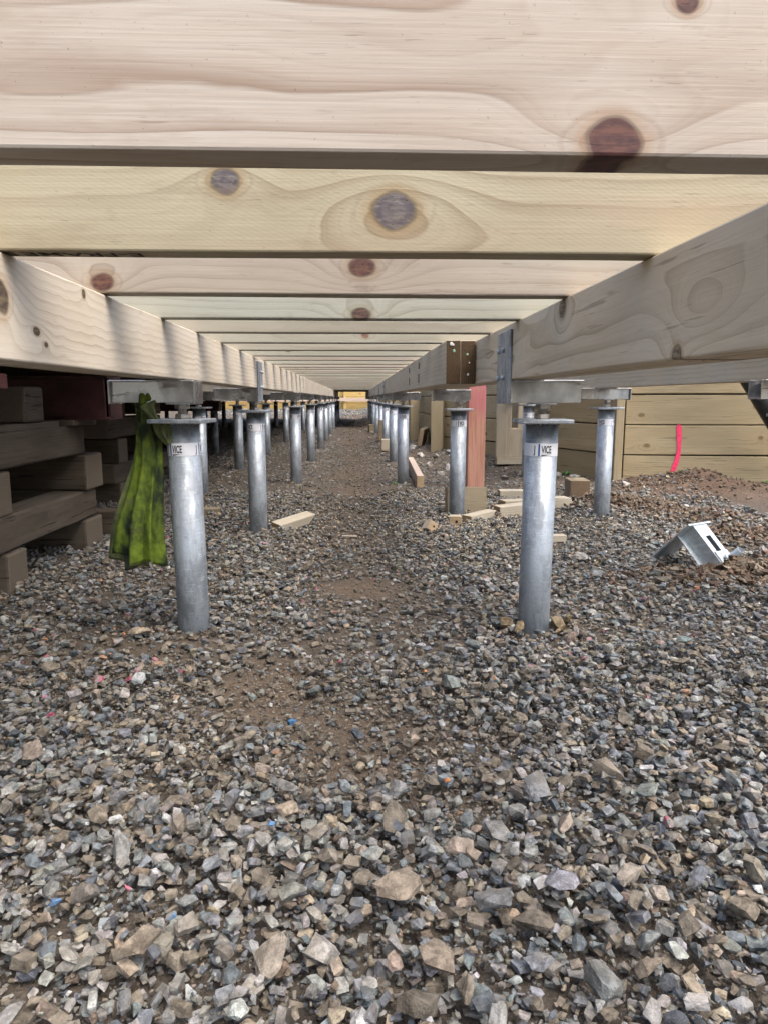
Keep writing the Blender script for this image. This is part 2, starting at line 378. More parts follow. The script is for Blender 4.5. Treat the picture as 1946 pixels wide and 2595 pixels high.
def gauss(x, y, cx, cy, sx, sy, rot=0.0):
    c, s = math.cos(rot), math.sin(rot); u = (x - cx) * c + (y - cy) * s; v = -(x - cx) * s + (y - cy) * c
    return np.exp(-(u / sx) ** 2 - (v / sy) ** 2)
RIDGES = [(1.62, 4.25, .35, .12, -.5, .055), (1.95, 3.85, .32, .13, -.6, .045), (1.85, 3.2, .35, .13, -.35, .05), (1.45, 2.55, .38, .11, .1, .05), (1.95, 2.75, .25, .12, 0, .05)]
def soilmask(x, y):
    s = 0 * x
    for cx, cy, sx, sy, ro, h in RIDGES: s = s + gauss(x, y, cx, cy, sx, sy, ro)
    s = s + 1.3 * gauss(x, y, 2.35, 5.0, .75, .55)
    return np.clip(s, 0, 1)
def H(x, y):
    x = np.asarray(x, float); y = np.asarray(y, float)
    z = .009 * wob(x, y)
    wd = wall_dist(x, y)
    z = z + .12 * sstep(9, 27, y)
    bank = sstep(.85, .05, wd) * (.05 + .06 * sstep(5.3, 7.0, y)) * sstep(.3, 1.0, x + 2 * sstep(7, 8, y))
    z = z + bank * (1 + .25 * wob(x * 2.2, y * 2.2))
    z = z + .085 * gauss(x, y, 2.40, 5.05, .42, .42) * (1 + .2 * wob(x * 3, y * 3))
    for cx, cy, sx, sy, ro, h in RIDGES: z = z + h * gauss(x, y, cx, cy, sx, sy, ro) * (1 + .45 * wob(x * 4, y * 4))
    z = z - .018 * gauss(x, y * .0, -.03, 0, .28, 1) * sstep(2.2, 4.2, y)
    z = z + .15 * sstep(25.6, 27.1, y) * (1 + .2 * wob(x, y))
    z = z + .012 * gauss(x, y, .5, 1.97, .16, .13) + .010 * gauss(x, y, -.47, 2.0, .15, .13)
    return z
# share of bare soil (1) against gravel (0)
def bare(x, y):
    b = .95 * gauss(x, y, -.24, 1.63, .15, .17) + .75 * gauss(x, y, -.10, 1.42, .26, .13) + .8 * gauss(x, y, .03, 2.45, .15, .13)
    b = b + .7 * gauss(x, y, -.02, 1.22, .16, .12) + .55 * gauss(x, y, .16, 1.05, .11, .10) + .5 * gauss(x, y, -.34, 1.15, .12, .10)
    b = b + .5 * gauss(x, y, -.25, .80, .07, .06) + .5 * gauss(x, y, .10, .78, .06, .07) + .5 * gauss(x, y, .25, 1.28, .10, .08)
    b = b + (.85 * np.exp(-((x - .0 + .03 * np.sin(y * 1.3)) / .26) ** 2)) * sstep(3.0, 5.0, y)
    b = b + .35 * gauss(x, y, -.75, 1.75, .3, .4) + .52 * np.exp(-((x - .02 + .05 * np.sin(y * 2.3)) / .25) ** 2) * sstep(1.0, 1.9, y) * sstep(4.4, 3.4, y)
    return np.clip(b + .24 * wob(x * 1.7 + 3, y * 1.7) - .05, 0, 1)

def axis(parts):
    out = []
    for a, b, st in parts: out += list(np.arange(a, b, st))
    return np.array(out + [parts[-1][1]])
gx = axis([(-60, -12, 8), (-12, -2.4, .6), (-2.4, -1.2, .06), (-1.2, 2.9, .022), (2.9, 5, .15), (5, 60, 9)])
gy = axis([(-40, -2, 6), (-2, .4, .2), (.4, 4.6, .022), (4.6, 9, .05), (9, 29, .3), (29, 60, 8)])
GX, GY = np.meshgrid(gx, gy); GZ = H(GX, GY)
nx, ny = len(gx), len(gy)
gv = np.stack([GX.ravel(), GY.ravel(), GZ.ravel()], 1)
ii = (np.arange(ny - 1)[:, None] * nx + np.arange(nx - 1)[None, :]).ravel()
gf = np.stack([ii, ii + 1, ii + nx + 1, ii + nx], 1)
def np_mesh(name, v, f):
    me = bpy.data.meshes.new(name); n, m = len(v), f.shape[1]
    me.vertices.add(n); me.vertices.foreach_set('co', v.astype(np.float32).ravel())
    me.loops.add(f.size); me.loops.foreach_set('vertex_index', f.astype(np.int32).ravel())
    me.polygons.add(len(f)); me.polygons.foreach_set('loop_start', (np.arange(len(f)) * m).astype(np.int32))
    me.update(calc_edges=True); me.shade_flat(); return me
def soil_mat():
    k = NT('soil'); P = k.obj()
    a = k.n('ShaderNodeAttribute'); a.attribute_name = 'soil'
    sc = k.n('ShaderNodeSeparateColor'); k.put(sc.inputs[0], a.outputs['Color'])
    n = k.noise(P, 55.0, 6, .68); n2 = k.noise(P, 7.0, 4); n3 = k.noise(P, 240.0, 4, .65)
    c = k.mix(k.map(n, .3, .7), (.056, .047, .038), (.105, .088, .070))                # gravelly fines
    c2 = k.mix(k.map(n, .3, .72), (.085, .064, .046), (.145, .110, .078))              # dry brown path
    c3 = k.mix(k.map(n2, .3, .7), (.072, .048, .034), (.118, .080, .056))              # red clay
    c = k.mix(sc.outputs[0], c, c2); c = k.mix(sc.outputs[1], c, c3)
    c = k.mix(k.map(n3, .55, .75, 0, .65), c, (.19, .165, .14))
    c = k.mix(k.map(n3, .45, .28, 0, .65), c, (.026, .021, .018))
    k.bump(k.math('ADD', n, k.math('MULTIPLY', n3, .7)), 1.0, .007)
    return k.done(c, .95, 0, .15)
M['soil'] = soil_mat()
gme = np_mesh('ground', gv, gf)
for p in gme.polygons: p.use_smooth = True
at = gme.color_attributes.new('soil', 'FLOAT_COLOR', 'POINT')
cc = np.ones((len(gv), 4), np.float32)
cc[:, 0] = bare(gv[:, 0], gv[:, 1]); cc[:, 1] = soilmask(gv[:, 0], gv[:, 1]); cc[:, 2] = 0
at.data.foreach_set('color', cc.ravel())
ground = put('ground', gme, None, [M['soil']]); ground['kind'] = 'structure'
def gz(x, y): return float(H(np.array([x]), np.array([y]))[0])

# ------------------------------------------------------------ gravel
def hull(pts, bev=0.0, rough=0.0):
    bm = bmesh.new()
    for p in pts: bm.verts.new(p)
    r = bmesh.ops.convex_hull(bm, input=bm.verts)
    junk = [g for g in r['geom_interior'] + r['geom_unused'] if isinstance(g, bmesh.types.BMVert)]
    if junk: bmesh.ops.delete(bm, geom=list(set(junk)), context='VERTS')
    if bev: bmesh.ops.bevel(bm, geom=bm.edges[:], offset=bev, segments=1, profile=.6, affect='EDGES')
    bmesh.ops.triangulate(bm, faces=bm.faces)
    if rough:
        bmesh.ops.subdivide_edges(bm, edges=bm.edges[:], cuts=1, use_grid_fill=True)
        bmesh.ops.triangulate(bm, faces=bm.faces)
        for v in bm.verts: v.co *= 1 + random.gauss(0, rough)
    bm.verts.index_update(); bm.normal_update()
    return bm
def rock_pts(rr, n):
    """An angular, split-looking pebble in a unit box, flattest along z."""
    ax = np.array([1.0, rr.uniform(.45, .95), rr.uniform(.26, .66)])
    if rr.random() < .55:
        c = np.array([[sx, sy, sz] for sx in (-1, 1) for sy in (-1, 1) for sz in (-1, 1)], float)
        c *= np.array([[rr.uniform(.55, 1.0) for _ in range(3)] for _ in range(8)]) * .78
        e = np.array([[rr.gauss(0, 1) for _ in range(3)] for _ in range(max(2, n - 8))]); e /= np.linalg.norm(e, axis=1)[:, None]
        p = np.concatenate([c, e * .92])
    else:
        p = np.array([[rr.gauss(0, 1) for _ in range(3)] for _ in range(n)]); p /= np.linalg.norm(p, axis=1)[:, None]
        p *= np.array([[rr.uniform(.82, 1.05)] for _ in range(n)])
    return p * ax
def variants(n, npts, seed, rough=0.0):
    rr = random.Random(seed); out = []
    for _ in range(n):
        bm = hull(rock_pts(rr, npts), 0.0, rough)
        out.append((np.array([v.co[:] for v in bm.verts]), np.array([[v.index for v in f.verts] for f in bm.faces]))); bm.free()
    return out
V_MED = variants(40, 12, 1, .035); V_MID = variants(36, 12, 5); V_SML = variants(24, 9, 2); V_TNY = variants(14, 6, 3)

PAL = np.array([(.180, .185, .182), (.135, .145, .150), (.215, .208, .190), (.250, .235, .205), (.085, .092, .098), (.230, .190, .140),
                (.270, .215, .150), (.190, .145, .105), (.300, .290, .270), (.150, .132, .110), (.120, .138, .142), (.36, .35, .33)])
PW = np.array([.16, .14, .14, .13, .08, .09, .06, .045, .05, .06, .06, .03]); PW = PW / PW.sum()
PAL = PAL * np.array([.95, 1.0, 1.045]) * 1.06
def stone_cols(n, warm=None):
    i = RNG.choice(len(PAL), n, p=PW); c = PAL[i] * RNG.uniform(.72, 1.28, (n, 1)) * RNG.uniform(.95, 1.05, (n, 3))
    if warm is not None:
        w_ = np.clip(warm, 0, 1)[:, None]; br = np.array([.160, .137, .104]) * RNG.uniform(.6, 1.25, (n, 1))
        c = np.where(RNG.random((n, 1)) < w_, br, c)
    return c
def rots(n, tilt):
    a = RNG.uniform(0, 2 * np.pi, n); t = RNG.normal(0, tilt, n); b = RNG.uniform(0, 2 * np.pi, n)
    ca, sa = np.cos(a), np.sin(a); Rz = np.zeros((n, 3, 3)); Rz[:, 0, 0] = ca; Rz[:, 0, 1] = -sa; Rz[:, 1, 0] = sa; Rz[:, 1, 1] = ca; Rz[:, 2, 2] = 1
    k = np.stack([np.cos(b), np.sin(b), 0 * b], 1); K = np.zeros((n, 3, 3))
    K[:, 0, 1] = -k[:, 2]; K[:, 0, 2] = k[:, 1]; K[:, 1, 0] = k[:, 2]; K[:, 1, 2] = -k[:, 0]; K[:, 2, 0] = -k[:, 1]; K[:, 2, 1] = k[:, 0]
    I = np.eye(3)[None]; Rt = I + np.sin(t)[:, None, None] * K + (1 - np.cos(t))[:, None, None] * (K @ K)
    return Rt @ Rz
CELL = .006; HX0, HX1, HY0, HY1 = -2.0, 2.6, .35, 5.2
hnx, hny = int((HX1 - HX0) / CELL), int((HY1 - HY0) / CELL)
_hx = HX0 + (np.arange(hnx) + .5) * CELL; _hy = HY0 + (np.arange(hny) + .5) * CELL
HM = H(*np.meshgrid(_hx, _hy)).astype(np.float32)
def drop(x, y, r, h, sink):
    """Settle stones one by one on the height map; returns the centre heights."""
    out = np.empty(len(x))
    for i in range(len(x)):
        m = max(1, int(r[i] * .8 / CELL)); cx = int((x[i] - HX0) / CELL); cy = int((y[i] - HY0) / CELL)
        a, b, c, d = max(0, cy - m), cy + m + 1, max(0, cx - m), cx + m + 1
        pt = HM[a:b, c:d]
        if pt.size == 0: out[i] = H(x[i:i + 1], y[i:i + 1])[0] + h[i] * .3; continue
        z = float(pt.mean()) * .6 + float(pt.max()) * .4 + h[i] * (.5 - sink)
        np.maximum(pt, z + h[i] * .32, out=pt); out[i] = z
    return out
chunks_v, chunks_f, chunks_c = [], [], []; vbase = 0
def emit(x, y, z, size, Rm, cols, var):
    global vbase
    pick = RNG.integers(0, len(var), len(x))
    for k, (V, F) in enumerate(var):
        s = np.nonzero(pick == k)[0]
        if len(s) == 0: continue
        P = np.einsum('nij,vj->nvi', Rm[s], V) * size[s][:, None, None] + np.stack([x[s], y[s], z[s]], 1)[:, None, :]
        n, m = P.shape[:2]
        chunks_v.append(P.reshape(-1, 3)); chunks_f.append((F[None] + (vbase + np.arange(n) * m)[:, None, None]).reshape(-1, 3))
        chunks_c.append(np.repeat(cols[s], m, 0)); vbase += n * m
POSTS = []   # filled below: pile feet that stones keep clear of
PILES_L = [(-.470, 2.007, 0), (-.490, 3.56, 1), (-.472, 5.68, 0), (-.480, 7.75, 0), (-.472, 9.75, 0), (-.475, 11.6, 0), (-.475, 13.5, 0), (-.475, 15.4, 0), (-.475, 17.2, 0), (-.475, 18.9, 0), (-.475, 20.3, 0)]
PILES_R = [(.508, 1.954, 1), (.585, 4.04, 0), (.382, 5.70, 0), (.402, 7.51, 1), (.402, 9.30, 1), (.402, 11.2, 1), (.402, 13.1, 1), (.402, 15.0, 1), (.402, 16.9, 1), (.402, 18.7, 1), (.402, 20.3, 1)]
PILES_F = [(1.40, 2.20, 0), (1.40, 3.955, 0), (1.40, 5.75, 0)]
PILES_LL = [(-1.075, 5.0, 0), (-1.12, 6.91, 0), (-1.075, 8.75, 0), (-1.06, 11.04, 0), (-1.08, 13.0, 0), (-1.08, 15.0, 0), (-1.08, 17.2, 0), (-1.08, 20.2, 0)]
for p in PILES_L + PILES_R + PILES_F + PILES_LL: POSTS.append((p[0], p[1], .047))
def wedge(n, y0, y1, xmin=-9, xmax=9):
    """Random ground points inside the widened view wedge."""
    y = np.sqrt(RNG.uniform(y0 ** 2, y1 ** 2, n)); x = RNG.uniform(-1, 1, n) * (.60 * y + .28) + .03 * y
    k = (x > xmin) & (x < xmax); return x[k], y[k]
def clear(x, y, r):
    ok = np.ones(len(x), bool)
    for px, py, pr in POSTS: ok &= np.hypot(x - px, y - py) > pr + r * .12
    return ok
def layer(n, y0, y1, rlo, rhi, tilt, sink, var, gamma=1.0, thin=1.0, settle=True, powr=1.6, xmin=-9, xmax=9, soil_keep=.28):
    x, y = wedge(n, y0, y1, xmin, xmax)
    b = bare(x, y); so = soilmask(x, y)
    k = (RNG.random(len(x)) > b * thin) & (RNG.random(len(x)) > so * (1 - soil_keep)) & (wall_dist(x, y) > .03)
    x, y, b = x[k], y[k], b[k]
    r = rlo + (rhi - rlo) * RNG.random(len(x)) ** powr
    k = clear(x, y, r); x, y, b, r = x[k], y[k], b[k], r[k]
    h = r * .95
    z = drop(x, y, r, h, sink) if settle else H(x, y) + h * (.42 - sink)
    emit(x, y, z, r, rots(len(x), tilt), stone_cols(len(x), .12 + .55 * b + .22 * sstep(3.0, 6.0, y)), var)
layer(20000, .5, 1.75, .0022, .0045, .8, .25, V_TNY, thin=.30, settle=False)
layer(17000, .5, 1.75, .0042, .0090, .5, .18, V_SML, thin=.65)
layer(7000, .5, 1.75, .0075, .0160, .42, .22, V_MED, thin=.9, powr=1.4)
layer(7000, .5, 1.75, .0028, .0064, .5, .15, V_SML, thin=.55)
layer(3000, .5, 1.75, .0078, .0172, .42, .18, V_MED, thin=.95, powr=1.3)
layer(18000, 1.75, 5.1, .0040, .0080, .5, .15, V_TNY, thin=.3, settle=False, xmin=-2, xmax=2.4)
layer(36000, 1.75, 5.1, .0060, .0125, .38, .14, V_SML, thin=.84, xmin=-2, xmax=2.4)
layer(17000, 1.75, 5.1, .0095, .0205, .34, .18, V_MID, thin=.97, powr=1.7, xmin=-2, xmax=2.4)
layer(36000, 5.1, 11, .0080, .0220, .36, .14, V_SML, thin=.40, settle=False, powr=2.0, xmin=-2.6, xmax=2.2)
layer(12000, 11, 25.5, .014, .040, .4, .2, V_TNY, thin=.4, settle=False, powr=1.8, xmin=-4, xmax=.8)
# the gravel goes on beside and behind the view, a little coarser
n = 20000; x = RNG.uniform(-1.35, 2.0, n); y = RNG.uniform(-.2, 3.2, n)
k = (np.abs(x - .03 * y) > .60 * y + .26) & (RNG.random(n) > soilmask(x, y) * .8) & clear(x, y, 0 * x + .01) & (RNG.random(n) < .72)
x, y = x[k], y[k]; r = .008 + .012 * RNG.random(len(x)) ** 1.6
emit(x, y, H(x, y) + r * .3, r, rots(len(x), .4), stone_cols(len(x), 0 * x + .15), V_SML)
# the bank of gravel at the foot of the far wall
x = RNG.uniform(-5, .8, 3500); y = RNG.uniform(25.3, 27.1, 3500); r = RNG.uniform(.02, .06, 3500)
emit(x, y, H(x, y) + r * .2, r, rots(3500, .5), stone_cols(3500), V_TNY)
def stone_mat(name, attr):
    k = NT(name); P = k.obj()
    if attr:
        a = k.n('ShaderNodeAttribute'); a.attribute_name = 'tone'; base = a.outputs['Color']; PN = P
    else:
        oi = k.n('ShaderNodeObjectInfo'); base = oi.outputs['Color']
        sh = k.n('ShaderNodeCombineXYZ'); k.put(sh.inputs[0], k.math('MULTIPLY', oi.outputs['Random'], 40.0)); PN = k.vec('ADD', k.vec('MULTIPLY', P, (.026, .026, .026)), sh.outputs[0])
    n = k.noise(PN, 75.0, 5, .65); n2 = k.noise(PN, 420.0, 3, .6); n3 = k.noise(PN, 22.0, 3)
    c = k.mix(k.map(n, .35, .62), k.mix(1.0, base, (1.12, 1.1, 1.08), 'MULTIPLY'), k.mix(1.0, base, (.50, .48, .46), 'MULTIPLY'))
    c = k.mix(k.map(n3, .44, .68, 0, .50), c, (.205, .178, .138))                        # dusty film
    c = k.mix(k.map(n2, .60, .76, 0, .55), c, k.mix(1.0, base, (2.1, 2.1, 2.1), 'MULTIPLY'))
    c = k.mix(k.map(n2, .40, .28, 0, .5), c, k.mix(1.0, base, (.4, .4, .4), 'MULTIPLY'))
    k.bump(k.math('ADD', n, k.math('MULTIPLY', n2, .45)), .9, .004)
    return k.done(c, .78, 0, .35)
M['gravel'] = stone_mat('gravel_stone', True); M['stone'] = stone_mat('loose_stone', False)
def sprayed():
    k = NT('sprayed_stone'); oi = k.n('ShaderNodeObjectInfo'); P = k.vec('MULTIPLY', k.obj(), (1, 1, 1))
    sh = k.n('ShaderNodeCombineXYZ'); k.put(sh.inputs[0], k.math('MULTIPLY', oi.outputs['Random'], 40.0)); PN = k.vec('ADD', P, sh.outputs[0])
    n = k.noise(PN, 1.5, 5, .7); n2 = k.noise(PN, 9.0, 4)
    c = k.mix(k.map(n2, .3, .7), (.17, .165, .155), (.27, .25, .21))
    c = k.mix(k.map(n, .47, .55, 0, .9), c, oi.outputs['Color']); k.bump(n2, .5, .05)
    return k.done(c, .8, 0, .25)
M['sprayed'] = sprayed()
LOOSE = []   # big loose stones, each an object of its own
def vmesh(npts, seed, bev):
    bm = hull(rock_pts(random.Random(seed), npts), bev, .022); me = mesh_bm(bm, 'stone'); me.materials.append(M['stone']); return me
V_BIG = [vmesh(14 + s % 6, 100 + s, 0) for s in range(34)]
def big(x, y, r, col, sink=.22, tilt=.4, z=None):
    o = bpy.data.objects.new('stone', V_BIG[random.randrange(len(V_BIG))]); COL.objects.link(o); o.parent = ground
    if z is None: z = float(drop(np.array([x]), np.array([y]), np.array([r]), np.array([r * 1.0]), sink)[0])
    o.location = (x, y, z); o.scale = (r, r * random.uniform(.85, 1.0), r * random.uniform(.85, 1.1))
    o.rotation_euler = (random.gauss(0, tilt), random.gauss(0, tilt), random.uniform(0, 6.28))
    o.color = (*col, 1); LOOSE.append(o); return o
# pale rubble heaped against the wall
for (x, y, r) in [(1.62, 5.62, .06), (1.72, 5.5, .05), (1.50, 5.85, .055), (1.33, 6.35, .075), (1.16, 6.7, .07), (1.02, 6.9, .09), (.98, 7.3, .08), (.82, 7.2, .06),
                  (.72, 6.9, .065), (.85, 6.5, .07), (.93, 6.15, .05), (1.06, 6.25, .06), (.76, 6.3, .045), (1.43, 5.3, .045), (1.86, 5.05, .035), (1.93, 4.98, .04), (1.80, 5.12, .03), (1.22, 5.75, .05), (.70, 7.6, .06), (.66, 8.2, .07)]:
    v = random.uniform(.30, .52); big(x, y, r, (v, v * .97, v * .93), .3, z=gz(x, y) + r * .25)
# large stones of the foreground, thrown so that they do not overlap
pts = []
def throw(n, y0, y1, rlo, rhi, pw):
    c = 0; tries = 0
    while c < n and tries < n * 60:
        tries += 1
        x, y = wedge(1, y0, y1)
        if len(x) == 0: continue
        x, y = float(x[0]), float(y[0]); r = rlo + (rhi - rlo) * random.random() ** pw
        if abs(x) > .58 * y + .12: continue
        if any((x - a) ** 2 + (y - b) ** 2 < ((r + q) * .92) ** 2 for a, b, q in pts): continue
        if not clear(np.array([x]), np.array([y]), np.array([r]))[0]: continue
        A = np.array([x]), np.array([y])
        if random.random() < max(.8 * bare(*A)[0], soilmask(*A)[0]) : continue
        pts.append((x, y, r)); c += 1
        col = stone_cols(1, np.array([.25]))[0]
        big(x, y, r, col * 1.06, .2, .42)
# hand placed: the stones that stand out
for (x, y, r) in [(.05, .82, .035), (-.10, .72, .031), (.09, .72, .030), (.17, .80, .030), (-.33, .92, .032), (-.12, 1.08, .034), (.29, 1.06, .034), (.42, 1.10, .032), (-.06, .95, .026), (.33, .70, .024), (.36, .84, .027), (.20, .93, .025), (-.25, .73, .032)]:
    pts.append((x, y, r)); v = random.uniform(.9, 1.2); big(x, y, r, tuple(np.array(random.choice([(.215, .19, .155), (.19, .19, .18), (.20, .165, .125), (.15, .155, .155)])) * v), .18, .3)
for (x, y, r) in [(.43, 1.945, .030), (.455, 1.90, .024), (.575, 1.93, .034), (.61, 1.96, .026), (.56, 1.89, .020)]:
    big(x, y, r, tuple(np.array((.20, .15, .085)) * random.uniform(.8, 1.1)), .3, .6)
throw(145, .60, 1.15, .0140, .027, 1.6)
throw(75, 1.15, 1.8, .0150, .028, 1.8)
throw(24, 1.8, 3.2, .022, .040, 1.4)
# sprayed stones: pink, orange and blue
PINK, ORG, BLU = (.52, .13, .20), (.60, .27, .11), (.08, .22, .42)
for (x, y, r, col) in [(-.60, 1.60, .016, PINK), (-.52, 1.63, .014, PINK), (-.48, 1.66, .019, ORG), (-.63, 1.72, .013, ORG), (-.52, 1.78, .012, PINK),
                       (.55, 1.63, .013, PINK), (.62, 1.80, .014, PINK), (.46, 2.35, .016, ORG), (-.15, 1.24, .012, ORG), (-.38, .82, .013, BLU), (-.43, .77, .012, BLU),
                       (-.22, .76, .009, BLU), (-.30, .85, .010, PINK), (.46, .95, .016, PINK), (.72, 1.45, .013, ORG), (.40, 1.56, .012, PINK), (-.30, 2.2, .014, ORG)]:
    o = big(x, y, r * .95, tuple(np.array(col) * .8), .1, .5); o.material_slots[0].link = 'OBJECT'; o.material_slots[0].material = M['sprayed']
for x_, y_, n in ((-.75, 1.75, 26), (-.5, 2.6, 14), (.6, 1.9, 10), (1.35, 2.5, 8), (.5, 2.8, 8), (-.35, .8, 12), (0, 1.8, 10), (-.8, 3.6, 16)):
    x = RNG.normal(x_, .25, n); y = RNG.normal(y_, .3, n); r = RNG.uniform(.005, .011, n)
    cl = np.array([PINK, ORG, PINK, ORG] if y_ > 1 else [BLU, BLU, PINK, ORG])[RNG.integers(0, 4, n)] * .8
    emit(x, y, drop(x, y, r, r, .05), r, rots(n, .5), cl, V_SML)
gvv = np.concatenate(chunks_v); gff = np.concatenate(chunks_f); gcc = np.concatenate(chunks_c)
gr = np_mesh('gravel', gvv, gff)
at = gr.color_attributes.new('tone', 'FLOAT_COLOR', 'POINT')
at.data.foreach_set('color', np.concatenate([gcc, np.ones((len(gcc), 1))], 1).astype(np.float32).ravel())
gravel = put('gravel', gr, None, [M['gravel']]); gravel['kind'] = 'stuff'; gravel['label'] = 'loose angular blue-grey and tan gravel covering the ground'; gravel['category'] = 'gravel'

# soil clods along the dug ridges, and pale sawdust
def scatter(name, label, cat, mat, x, y, r, z, Rm, cols, var):
    global vbase, chunks_v, chunks_f, chunks_c
    vbase = 0; chunks_v, chunks_f, chunks_c = [], [], []
    emit(x, y, z, r, Rm, cols, var)
    me = np_mesh(name, np.concatenate(chunks_v), np.concatenate(chunks_f))
    a = me.color_attributes.new('tone', 'FLOAT_COLOR', 'POINT'); q = np.concatenate(chunks_c)
    a.data.foreach_set('color', np.concatenate([q, np.ones((len(q), 1))], 1).astype(np.float32).ravel())
    o = put(name, me, None, [mat]); o['kind'] = 'stuff'; o['label'] = label; o['category'] = cat
    return o
X, Y, Rr = [], [], []
for cx, cy, sx, sy, ro, h in RIDGES:
    n = 1500; u = RNG.normal(0, sx * .62, n); v = RNG.normal(0, sy * .62, n); c, s = math.cos(ro), math.sin(ro)
    X.append(cx + u * c - v * s); Y.append(cy + u * s + v * c); Rr.append(.004 + .024 * RNG.random(n) ** 3)
n = 900; X.append(RNG.normal(2.4, .4, n)); Y.append(RNG.normal(4.95, .22, n)); Rr.append(.005 + .018 * RNG.random(n) ** 3)
n = 220; X.append(RNG.normal(.50, .07, n)); Y.append(RNG.normal(1.93, .05, n)); Rr.append(.003 + .009 * RNG.random(n) ** 2)
n = 120; X.append(RNG.normal(-.47, .07, n)); Y.append(RNG.normal(1.98, .05, n)); Rr.append(.003 + .007 * RNG.random(n) ** 2)
X, Y, Rr = map(np.concatenate, (X, Y, Rr)); k = (wall_dist(X, Y) > .02) & clear(X, Y, Rr) & (Y < 5.15) & (X < 3.6); X, Y, Rr = X[k], Y[k], Rr[k]
M['clod'] = stone_mat('soil_clod', True)
scatter('soil_clods', 'crumbly brown soil clods thrown up in ridges beside the wall', 'soil', M['clod'], X, Y, Rr, H(X, Y) + Rr * .35, rots(len(X), 1.2),
        np.array([.110, .074, .047]) * RNG.uniform(.6, 1.5, (len(X), 1)) * RNG.uniform(.93, 1.07, (len(X), 3)), V_SML)
n = 2600; X = np.concatenate([RNG.normal(.75, .35, n), RNG.normal(.2, .3, 700)]); Y = np.concatenate([RNG.normal(4.0, .5, n), RNG.normal(3.6, .5, 700)])
k = (Y < 5.1) & (Y > 2.8); X, Y = X[k], Y[k]; n = len(X)
M['sawdust'] = flat('sawdust', (.56, .47, .34), .9, .3, 200.0)
r = .0025 + .006 * RNG.random(n) ** 3
scatter('sawdust', 'pale sawdust and wood shavings sprinkled over the gravel', 'sawdust', M['sawdust'], X, Y, r, drop(X, Y, r, r, -.1) , rots(n, .4), np.full((n, 3), .5), V_TNY)

# ------------------------------------------------------------ bearers and joists
ZB, ZT = .720, .864
def bearer(label, x0, x1, y0, y1, mat, zb=ZB, zt=ZT, end='end', group='timber bearers'):
    t = thing('bearer', label, 'bearer', ((x0 + x1) / 2, (y0 + y1) / 2, (zb + zt) / 2), (0, 0, R(90)), group)
    T = (x1 - x0) / 2
    for s in (-1, 1):     # two timbers nailed together side by side; local Y points to world -X
        put('timber', board_mesh(y1 - y0, T - .0015, zt - zb, .003, .0008, int(x0 * 100 + y0 * 7 + s)), t, [M[mat], M[end]], (0, s * (T / 2), 0))
    return t
bearer('long pale pine bearer on the left, nearest length, beside the hanging shirt', -.562, -.467, .35, 20.6, 'bl', ZB + .002)
bRn = bearer('nearest grey pine bearer on the right with swirling grain and knots', .408, .503, -.1, 4.34, 'br')
bRf = bearer('far right bearer whose dark sawn end faces the camera', .306, .4065, 2.43, 20.6, 'bf')
bearer('third bearer along the right edge above the retaining wall', 1.345, 1.44, 1.2, 6.4, 'bf', ZB + .009, ZT, group='timber bearers')
bearer('dim bearer in the shade left of the left bearer', -1.165, -1.07, 4.3, 20.6, 'bf')
for yy, zz in ((3.47, .8), (4.07, .8)):  # thin dark dashes set on the far bearer's face
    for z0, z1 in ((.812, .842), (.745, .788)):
        o = put('dark_dash', box_mesh((.018, .002, z1 - z0)), bRf, [M['mark']], (yy - (2.43 + 20.6) / 2, (.306 + .4065) / 2 - .306 + .0005, (z0 + z1) / 2 - (ZB + ZT) / 2))
# paint flecks on the sawn end
M['fleckw'] = flat('fleck_white', (.6, .6, .58), .7, .1); M['fleckg'] = flat('fleck_green', (.25, .45, .3), .7, .1)
for (a, b, s, m) in ((.323, .852, .006, 'fleckw'), (.329, .849, .004, 'fleckw'), (.332, .829, .005, 'fleckg'), (.377, .817, .004, 'fleckg'), (.384, .790, .003, 'fleckw'), (.380, .751, .004, 'fleckw')):
    bm = bmesh.new(); bmesh.ops.create_icosphere(bm, subdivisions=1, radius=1)
    put('paint_fleck', mesh_bm(bm), bRf, [M[m]], (2.4285 - (2.43 + 20.6) / 2, (.306 + .4065) / 2 - a, b - (ZB + ZT) / 2)).scale = (.0012, s, s * 1.2)

JY0, JS, JT, JD = .607, .3945, .045, .145
NJ = 51
jm = board_mesh(4.2, JT, JD, .003, .0006, 5, 'joist')
def joist_mesh(xa, xb, mat, seed=0):
    me = board_mesh(xb - xa, JT, JD, .003, .0008, seed, 'joist'); me.transform(Matrix.Translation(((xa + xb) / 2, 0, 0)))
    for m in (M[mat], M['endl']): me.materials.append(m)
    return me
NEARM = {0: 'j0', 1: 'j1', 2: 'j2', 3: 'j3'}
LOOK = {0: 'pinkish pine with a large reddish knot on its lower edge', 1: 'yellowish pine with two round violet knots', 2: 'mottled pine with two brown knots', 3: 'greenish pine with one dark knot'}
shared = {}
for i in range(NJ):
    y = JY0 + JS * i + JT / 2
    xb = 1.62 if y < 6.4 else .62
    mk = NEARM.get(i) or ['ja', 'jb', 'jc'][(i * 7 + i // 3) % 3]
    key = (mk, xb) if i > 3 else i
    if key not in shared: shared[key] = joist_mesh(-1.32, xb, mk, i + 3)
    jr = random.Random(i * 13 + 1); jw = 0 if i < 2 else 1
    o = put('joist', shared[key], None, (), (jr.uniform(-.05, .05) * (i > 3), y + jw * jr.uniform(-.007, .007), ZT + JD / 2 + jw * jr.uniform(0, .0015)), (jw * jr.uniform(-.012, .012), 0, jw * jr.uniform(-.003, .003)))
    tag(o, 'floor joist nearest the camera, ' + LOOK[0] if i == 0 else ordinal(i + 1) + ' floor joist from the camera, ' + LOOK.get(i, 'pale pine board laid across the bearers'), 'joist', 'floor joists')
    if i == 1: J1 = o

